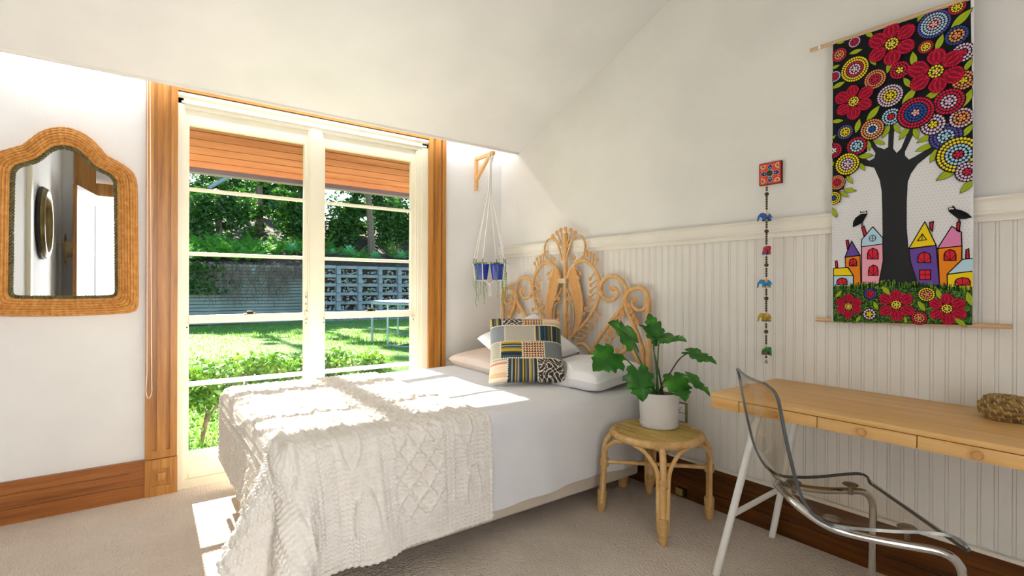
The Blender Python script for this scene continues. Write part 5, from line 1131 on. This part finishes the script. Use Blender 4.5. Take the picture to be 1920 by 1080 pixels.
def elephant(zc, yaw_, body, saddle, feet_):
    R_ = Matrix.Rotation(yaw_, 3, 'Z'); T_ = lambda p: Vector((SX, sy_, zc)) + R_ @ Vector(p); mb = MB()
    mb.ball(T_((0, 0, .002)), (.016, .021, .015), 12, 8, R_); mb.ball(T_((0, .022, .007)), (.010, .011, .011), 10, 6, R_)
    mb.tube([T_((0, .030, .006)), T_((0, .036, -.004)), T_((0, .037, -.016)), T_((0, .041, -.022))], [.0058, .0048, .0036, .0026], 8)
    for s in (-1, 1):
        mb.ball(T_((s * .010, .019, .008)), (.003, .008, .010), 8, 6, R_)
        for yy in (-.012, .011): mb.tube([T_((s * .008, yy, -.004)), T_((s * .009, yy, -.018))], [.0066, .0060], 8)
    mb.tube([T_((0, -.020, .004)), T_((0, -.025, -.008))], .0016, 5)
    bo = mb.build('elephant', plain('elephant_' + body, body, .35), orn, angle=60)
    MB().ball(T_((0, -.001, .005)), (.0165, .0125, .0135), 10, 6, R_).build('saddle_cloth', plain('saddle_' + saddle, saddle, .4, 'F2C84A', 90), bo)
    f = MB()
    for s in (-1, 1):
        for yy in (-.012, .011): f.tube([T_((s * .009, yy, -.0165)), T_((s * .0095, yy, -.022))], .0070, 8)
    f.build('feet', plain('feet_' + feet_, feet_, .4), bo)
for z_, yw_, b, s, f in zip(ele, (.7, 2.4, .3, .9, 2.6), ('1E62B8', 'B8203A', '2486C4', 'B89A24', '2C7A34'), ('F08A6A', '8E4A9A', 'F2783A', 'E070C0', 'E0B83A'), ('3A3228', '4A4AB0', 'E0B83A', '2A6A3A', 'A03030')): elephant(zpx(z_), yw_, b, s, f)
MB().lathe([(.008, 0), (.0062, .006), (.005, .013), (.002, .017), (0, .018)], (SX, sy_, zpx(681)), 14).ball((SX, sy_, zpx(681) + .001), .0028, 8, 6).build('bell', plain('pewter', '9A958A', .35, metal=.8), orn)

# ------------------------------------------------------------------ bracket, hanger and trailing plants
m_pine = wood('pine', ['D9A262', 'E6B679', 'EFC791'], 2, 20, .15, .5)
brk = thing('wall_bracket', 'pine triangular wall bracket holding the rope hanger', 'bracket', (2.245, YW - .01, 1.955)); bx = 2.245
MB().bbox((bx - .013, YW - .022, 1.955), (bx + .013, YW, 2.205), .002).build('upright', m_pine, brk)
MB().bbox((bx - .013, 3.24, 2.196), (bx + .013, YW - .001, 2.222), .002).build('arm', m_pine, brk)
MB().prism([(bx - .012, YW - .020, 2.030), (bx - .012, YW - .020, 2.062), (bx - .012, 3.318, 2.197), (bx - .012, 3.288, 2.197)], (.024, 0, 0)).build('diagonal', m_pine, brk, smooth=False)
MB().lathe([(0, 0), (.0035, 0), (.003, -.002), (0, -.002)], (bx, YW - .022, 1.985), 10, 'Y').build('screw', m_black, brk)
m_rope = plain('cotton_rope', 'F4F2EE', .9, 'E8E5DE', 200, .6, 300, .002)
hp = Vector((bx, 3.277, 2.20)); hgr = thing('rope_plant_hanger', 'white knotted rope hanger with tassel carrying two blue pots', 'plant hanger', (2.235, 3.28, 1.1))
pd_, pm_ = Vector((.8, -.6, 0)), Vector((.6, .8, 0)); PCs = [Vector((2.2415, 3.287, 1.232)) - pd_ * .0615, Vector((2.2415, 3.287, 1.232)) + pd_ * .0615]; se = lambda a, A, B: pd_ * (A * math.copysign(abs(math.cos(a)) ** .5, math.cos(a))) + pm_ * (B * math.copysign(abs(math.sin(a)) ** .5, math.sin(a))); pcen = (PCs[0] + PCs[1]) / 2
MB().tube(smooth_path([hp + Vector((-.016, 0, -.03)), hp + Vector((-.017, 0, .012)), hp + Vector((0, 0, .028)), hp + Vector((.017, 0, .012)), hp + Vector((.014, 0, -.03)), hp + Vector((.002, 0, -.06))], 5), .005, 7).build('loop', m_rope, hgr)
knotz = 2.12; kn = Vector((bx - .004, 3.28, knotz)); ends = []
for i in range(6):
    a = 2 * PI * i / 6 + .35; e = pcen + se(a, .131, .071) + Vector((0, 0, .119)); j = kn + Vector((.006 * math.cos(a), .006 * math.sin(a), 0)); k1 = Vector((kn.x - .004 + .014 * math.cos(a), kn.y + .010 * math.sin(a), 1.92)); k2 = k1 * .62 + e * .38; k2.z = 1.70
    MB().tube([hp + Vector((.004 * math.cos(a), .004 * math.sin(a), -.02)), j, k1, k2, e, pcen + se(a, .118, .057) + Vector((0, 0, -.003)), pcen + se(a, .04, .02) + Vector((0, 0, -.011)), pcen + Vector((0, 0, -.035))], .0037, 6).build('cord', m_rope, hgr)
    if i in (0, 2, 4):
        t_ = [k1 + (k2 - k1) * q for q in np.linspace(0, 1, 26)]; MB().tube(t_, [.0045 + .0025 * (1 if (q // 1) % 2 else 0) for q in range(26)], 7).build('knotted_braid', m_rope, hgr, angle=None)
    MB().tube([k2 * .12 + e * .88, e + Vector((0, 0, .004))], .0042, 7).build('cord_binding', plain('grey_thread', '8A8478', .8), hgr)
tz0 = 1.195; MB().ball((pcen.x, pcen.y, tz0), (.009, .009, .012), 8, 6).build('knot', m_rope, hgr)
tm = MB()
for i in range(26):
    a = rnd.random() * 6.28; r = .004 + .008 * rnd.random(); tm.tube([(pcen.x + .003 * math.cos(a), pcen.y + .003 * math.sin(a), tz0 - .004), (pcen.x + r * math.cos(a), pcen.y + r * math.sin(a), tz0 - .05), (pcen.x + r * 1.3 * math.cos(a), pcen.y + r * 1.3 * math.sin(a), tz0 - .095)], .0014, 4)
tm.build('tassel', m_rope, hgr)
m_blue = plain('cobalt_glaze', '18309A', .15, '20409E', 6); m_pearl = plain('pearl_leaf', '5E8E48', .45, '7EA85E', 40); m_terr = plain('terracotta', '8A5238', .8)
pl_me = MB().ball((0, 0, 0), 1, 6, 4).mesh('pearl', m_pearl)
for n_i, c in enumerate(PCs):
    t = thing('blue_pot', ['cobalt blue tapered pot nearer the window with trailing string-of-pearls', 'cobalt blue tapered pot nearer the panelled wall with trailing string-of-pearls'][n_i], 'plant pot', tuple(c))
    sq8 = []
    for z, r in ((0, .041), (.006, .043), (.105, .056), (.112, .058), (.118, .058), (.118, .053), (.100, .050)):
        sq8.append([tuple(c + se(a, r, r) + Vector((0, 0, z))) for a in np.linspace(0.64, 2 * PI + .64, 33)[:-1]])
    g_ = MB(); rows = [[sq8[j][i] for j in range(7)] for i in range(32)]; g_.grid(rows, True); g_.add(sq8[0], [tuple(range(31, -1, -1))]); g_.build('glazed_pot', m_blue, t, angle=50)
    MB().lathe([(0, -.004), (.036, -.004), (.039, .002), (0, .002)], c, 20).build('foot', m_terr, t); MB().lathe([(0, .103), (.051, .1)], c, 20).build('soil', m_soil, t)
    R_ = random.Random(60 + n_i); fo = MB(); leaf_cloud(fo, R_, 90, lambda q: (c.x + q.gauss(0, .025), c.y + q.gauss(0, .025), c.z + .112 + q.random() * .02), .008, .7); fo.build('foliage', m_pearl, t, smooth=False)
    for s in range(9):
        a = R_.uniform(-2.1, 2.1) + math.atan2(-.6, .8) + (PI if n_i == 0 else 0); rr = .066; ln = R_.uniform(.18, .36); p = Vector((c.x + rr * math.cos(a), c.y + rr * math.sin(a), c.z + .115)); P_ = [Vector((c.x + .03 * math.cos(a), c.y + .03 * math.sin(a), c.z + .11)), p]; dr_ = Vector((R_.uniform(-.012, .012), R_.uniform(-.012, .012), 0))
        nb_ = int(ln / .0125)
        for q in range(1, nb_): P_.append(p + dr_ * (q / nb_) * 2 + Vector((.003 * math.sin(q * .7 + s), .003 * math.cos(q * .6), -ln * q / nb_)))
        m_ = MB().tube(P_, .0008, 4)
        for q in P_[1:]: m_.ball(q + Vector((R_.uniform(-.004, .004), R_.uniform(-.004, .004), 0)), (.0036, .0036, .0042), 6, 4)
        m_.build('trailing_stem', m_pearl, t)

# ------------------------------------------------------------------ wicker mirror
MYP = YW - .03; XC = -.2635
mz = lambda x, y: PX(x / 2.455, 200 + y / 2.455, 1, MYP)
def half(pts):
    P_ = [mz(*p) for p in pts]; P_[0].x = XC; P_[-1].x = XC; return smooth_path([Vector((p.x, p.z, 0)) for p in P_], 12)
oh = half([(268, 90), (320, 95), (375, 115), (425, 148), (462, 186), (495, 222), (540, 248), (588, 278), (620, 312), (633, 365), (636, 500), (638, 700), (639, 860), (634, 925), (610, 946), (540, 955), (400, 962), (277, 966)])
ih = half([(268, 186), (315, 191), (355, 205), (388, 232), (415, 262), (440, 282), (470, 298), (500, 314), (520, 334), (528, 365), (530, 500), (531, 700), (532, 820), (530, 855), (516, 868), (480, 872), (380, 874), (277, 876)])
def resample(P_, n):
    d = [0]
    for a, b in zip(P_, P_[1:]): d.append(d[-1] + (b - a).length)
    out = []; j = 0
    for k in range(n):
        t = d[-1] * k / (n - 1)
        while j < len(d) - 2 and d[j + 1] < t: j += 1
        out.append(P_[j].lerp(P_[j + 1], (t - d[j]) / (d[j + 1] - d[j] + 1e-9)))
    return out, d[-1]
NH = 420
# match the two contours piecewise by the shared control indices so that ribs run straight across
def match(P_, nctl, n):
    seg = n // (nctl - 1); out = []
    for s in range(nctl - 1):
        q, _ = resample(P_[s * 12:(s + 1) * 12 + 1], seg + 1); out += q[:-1]
    return out + [P_[-1]]
oH, iH = match(oh, 18, 408), match(ih, 18, 408)
sm_ = lambda P_: [P_[0]] + [(P_[i - 1] + P_[i] * 2 + P_[i + 1]) / 4 for i in range(1, len(P_) - 1)] + [P_[-1]]
fullO = oH + [Vector((2 * XC - p.x, p.y, 0)) for p in oH[-2:0:-1]]; fullI = iH + [Vector((2 * XC - p.x, p.y, 0)) for p in iH[-2:0:-1]]
for _ in range(6):
    fullO = [(fullO[i - 1] + fullO[i] * 2 + fullO[(i + 1) % len(fullO)]) / 4 for i in range(len(fullO))]; fullI = [(fullI[i - 1] + fullI[i] * 2 + fullI[(i + 1) % len(fullI)]) / 4 for i in range(len(fullI))]
nL = len(fullO); arc = [0]
for i in range(1, nL): arc.append(arc[-1] + ((fullO[i] + fullI[i]) / 2 - (fullO[i - 1] + fullI[i - 1]) / 2).length)
tot = arc[-1]; nrib = int(tot / .0245) // 2 * 2
mir = thing('wicker_mirror', 'arched wall mirror in a wide honey wicker frame', 'mirror', (XC, YW - .02, min(p.y for p in fullO)))
NS = 8; rows = []
for i in range(nL):
    ph = arc[i] / tot * nrib; row = []
    for k in range(0, 61):
        w = .10 + .90 * k / 60; st = w * NS; rowi = int(st); prof = math.sin(PI * min(1, max(0, (w - .05) / .97))) ** .55
        strand = math.sqrt(max(0, 1 - (2 * (st - rowi) - 1) ** 2)); wv = math.cos(PI * (ph + rowi % 2 * 0)) ; rib = abs(math.cos(PI * ph)) ** 6
        hgt = .014 + .036 * prof + .0115 * strand * (1 - .55 * rib) + .0085 * rib * (.6 + .4 * strand) - .0030 * (1 - abs(math.cos(PI * ph)))
        p = fullI[i].lerp(fullO[i], w); row.append((p.x, YW - hgt, p.y))
    p = fullO[i]; row.append((p.x, YW - .001, p.y)); rows.append(row)
def wick():
    m, N, L, b = newmat('honey_wicker'); b.inputs['Roughness'].default_value = .45
    n = N.new('ShaderNodeTexNoise'); n.inputs['Scale'].default_value = 40; n.inputs['Detail'].default_value = 4; L.new(coords(N, L), n.inputs[0])
    L.new(ramp(N, L, n.outputs[0], [(.3, 'B87832'), (.5, 'C88A40'), (.7, 'D69A50')]), b.inputs['Base Color']); bump(N, L, b, n.outputs[0], .2, .001); return m
MB().grid(rows, True).build('wicker_frame', wick(), mir, angle=None)
m_braid = plain('dark_braid', '4A4426', .5, '6E6638', 60)
for k in range(3):
    P_ = []
    for i in range(0, nL):
        p = fullI[i].lerp(fullO[i], .055); a = arc[i] / .05 * 2 * PI + k * 2 * PI / 3; t = (fullO[i] - fullI[i]).normalized(); P_.append((p.x + t.x * .007 * math.cos(a), YW - .024 - .006 * math.sin(a), p.y + t.y * .007 * math.cos(a)))
    MB().tube(P_, .0052, 6, True).build('braided_border', m_braid, mir)
g_ = MB(); gi = [fullI[i].lerp(fullO[i], .08) for i in range(0, nL, 4)]; g_.add([(p.x, YW - .014, p.y) for p in gi], [tuple(range(len(gi)))]); g_.build('mirror_glass', plain('silvered_glass', 'F2F4F5', .0, metal=1), mir, smooth=False)
gb = MB(); gb.prism([(p.x, YW - .013, p.y) for p in gi], (0, .012, 0)); gb.build('backing_board', m_black, mir, smooth=False)

# ------------------------------------------------------------------ blind chain
ch = thing('blind_chain', 'white beaded blind chain loop hanging over the timber casing', 'chain', (.077, 3.445, .55)); zt, zb_ = 2.44, .553; lp = []
for s in np.linspace(zt, zb_ + .14, 40): lp.append(Vector((.073 + .004 * (zt - s) / 2, 3.445, s)))
for a in np.linspace(0, PI, 14)[1:-1]: lp.append(Vector((.083 - .014 * math.cos(a) + .002, 3.445, zb_ + .06 - .06 * math.sin(a))))
for s in np.linspace(zb_ + .10, zt, 40): lp.append(Vector((.098 - .014 * (s - zb_) / 1.9, 3.445, s)))
MB().tube(lp, .0016, 5).build('cord', m_white, ch); bb = MB(); acc = 0
for a, b in zip(lp, lp[1:]):
    L_ = (b - a).length; q = 0
    while acc + .0065 <= L_ + q * 0 and True:
        acc += .0065
        if acc > L_: break
        bb.ball(a + (b - a) * (acc / L_), .0023, 6, 4)
    acc = acc - L_ if acc > L_ else 0
o = bb.build('bead_run', m_white, ch); o['kind'] = 'stuff'

# ------------------------------------------------------------------ the end of the room seen in the mirror
m_orange = m_case
cs = MB()
cs.box((DX0 - .22, YF, 0), (DX0, YF + .024, 2.95)); cs.box((DX1, YF, 0), (DX1 + .2, YF + .024, 2.95)); cs.box((DX0, YF, DZ), (DX1, YF + .024, DZ + .16)); cs.box((DX0, YF, 2.74), (DX1, YF + .024, 2.95)); cs.box((DX0 - .10, YF + .02, 0), (DX0 - .04, YF + .034, 2.95))
dc = struct(cs.build('trim_10', m_case, smooth=False), 'orange timber door casing with fanlight behind the camera')
MB().box((DX0, YF - .06, DZ + .16), (DX1, YF - .054, 2.74)).build('fanlight_pane', plain('frosted_pane', 'C8D0D8', .2), dc, smooth=False)
hinge, free = Vector((DX0 + .01, YF + .04, 0)), Vector((-.50, -.645, 0)); dd = (free - hinge).normalized(); dn = Vector((-dd.y, dd.x, 0)) * -1
door = struct(bpy.data.objects.new('door_1', None), 'white panelled door standing open'); COL.objects.link(door); door.location = hinge; door['_o'] = tuple(hinge)
P3 = lambda u, w, z: hinge + dd * u + dn * w + Vector((0, 0, z)); DWD = (free - hinge).length
def slab(mb, u0, u1, w0, w1, z0, z1): mb.add([P3(u0, w0, z0), P3(u1, w0, z0), P3(u1, w1, z0), P3(u0, w1, z0), P3(u0, w0, z1), P3(u1, w0, z1), P3(u1, w1, z1), P3(u0, w1, z1)], [(0, 3, 2, 1), (4, 5, 6, 7), (0, 1, 5, 4), (1, 2, 6, 5), (2, 3, 7, 6), (3, 0, 4, 7)])
mb = MB()
for u0, u1, z0, z1 in ((0, .12, .01, 2.32), (DWD - .12, DWD, .01, 2.32), (.12, DWD - .12, .01, .24), (.12, DWD - .12, .9, 1.05), (.12, DWD - .12, 2.18, 2.32)): slab(mb, u0, u1, -.018, .018, z0, z1)
slab(mb, .12, DWD - .12, -.008, .008, .24, 2.18); mb.build('leaf', plain('white_gloss', 'EDEFF2', .3), door, smooth=False)
mb = MB(); slab(mb, DWD, DWD + .004, -.018, .018, .01, 2.32); mb.build('edge_lipping', m_case, door, smooth=False)
struct(MB().box((-1.2, -3.0, -.12), (1.6, -2.9, 3.6)).box((-1.3, -3.0, -.12), (-1.2, YF - .12, 3.6)).box((1.6, -3.0, -.12), (1.7, YF - .12, 3.6)).box((-1.3, -3.0, 2.9), (1.7, YF - .12, 3.0)).box((-1.3, -3.0, -.12), (1.7, YF - .1, -.0)).build('wall_hall', m_wall, smooth=False), 'pale walls of the hall beyond the open door')
ov = thing('oval_mirror', 'oval mirror in a gilt and black frame on the wall beside the camera', 'mirror', (XL, .16, 1.18)); oc = Vector((XL + .03, .46, 1.76))
el = lambda a, b, x, n=48: [(x, oc.y + a * math.cos(t), oc.z + b * math.sin(t)) for t in np.linspace(0, 2 * PI, n, endpoint=False)]
MB().tube(el(.32, .30, XL + .035), .034, 10, True).build('frame', plain('gilt', '8E7A3E', .4, '5A4A22', 8, metal=.3), ov); MB().tube(el(.345, .325, XL + .02), .02, 8, True).build('outer_moulding', m_black, ov)
g_ = MB(); g_.add(el(.32, .30, XL + .028), [tuple(range(48))]); g_.build('mirror_glass', bpy.data.materials['silvered_glass'], ov, smooth=False)
hat = thing('straw_hat', 'straw sun hat hanging on a hook near the open door', 'hat', (XL + .06, -.98, 1.45)); m_straw = plain('straw', 'DCC39A', .8, 'C8A878', 60, .4, 200)
hc = Vector((XL + .06, -.98, 1.60)); MB().lathe([(.19, .012), (.15, .0), (.098, .004), (.094, .05), (.086, .082), (.05, .096), (0, .099)], hc, 32, 'X').build('crown_and_brim', m_straw, hat)
MB().tube(smooth_path([hc + Vector((.0, .10, -.03)), hc + Vector((.03, .06, -.16)), hc + Vector((.03, -.02, -.24)), hc + Vector((.02, -.06, -.14))], 5), .006, 6).build('strap', m_straw, hat)
MB().tube(smooth_path([(XL, -.98, 1.67), (XL + .05, -.98, 1.66), (XL + .085, -.98, 1.69)], 4), .006, 6).build('hook', m_brass, hat)
struct(MB().bbox((XL, 1.14, 0), (XL + .03, 1.26, 2.3), .004).build('trim_11', m_cream), 'cream upright batten on the wall beside the camera')
m_dif = plain('lamp_housing', 'F0EFEA', .5)
t = thing('pelmet_strip_lamp', 'strip lamp hidden in the recess above the window', 'lamp', (.95, 3.40, 2.38)); MB().bbox((-.6, 3.375, 2.37), (2.48, 3.425, EZ + .2), .004).build('batten', m_dif, t)

for o in bpy.data.objects:
    if '_o' in o: del o['_o']
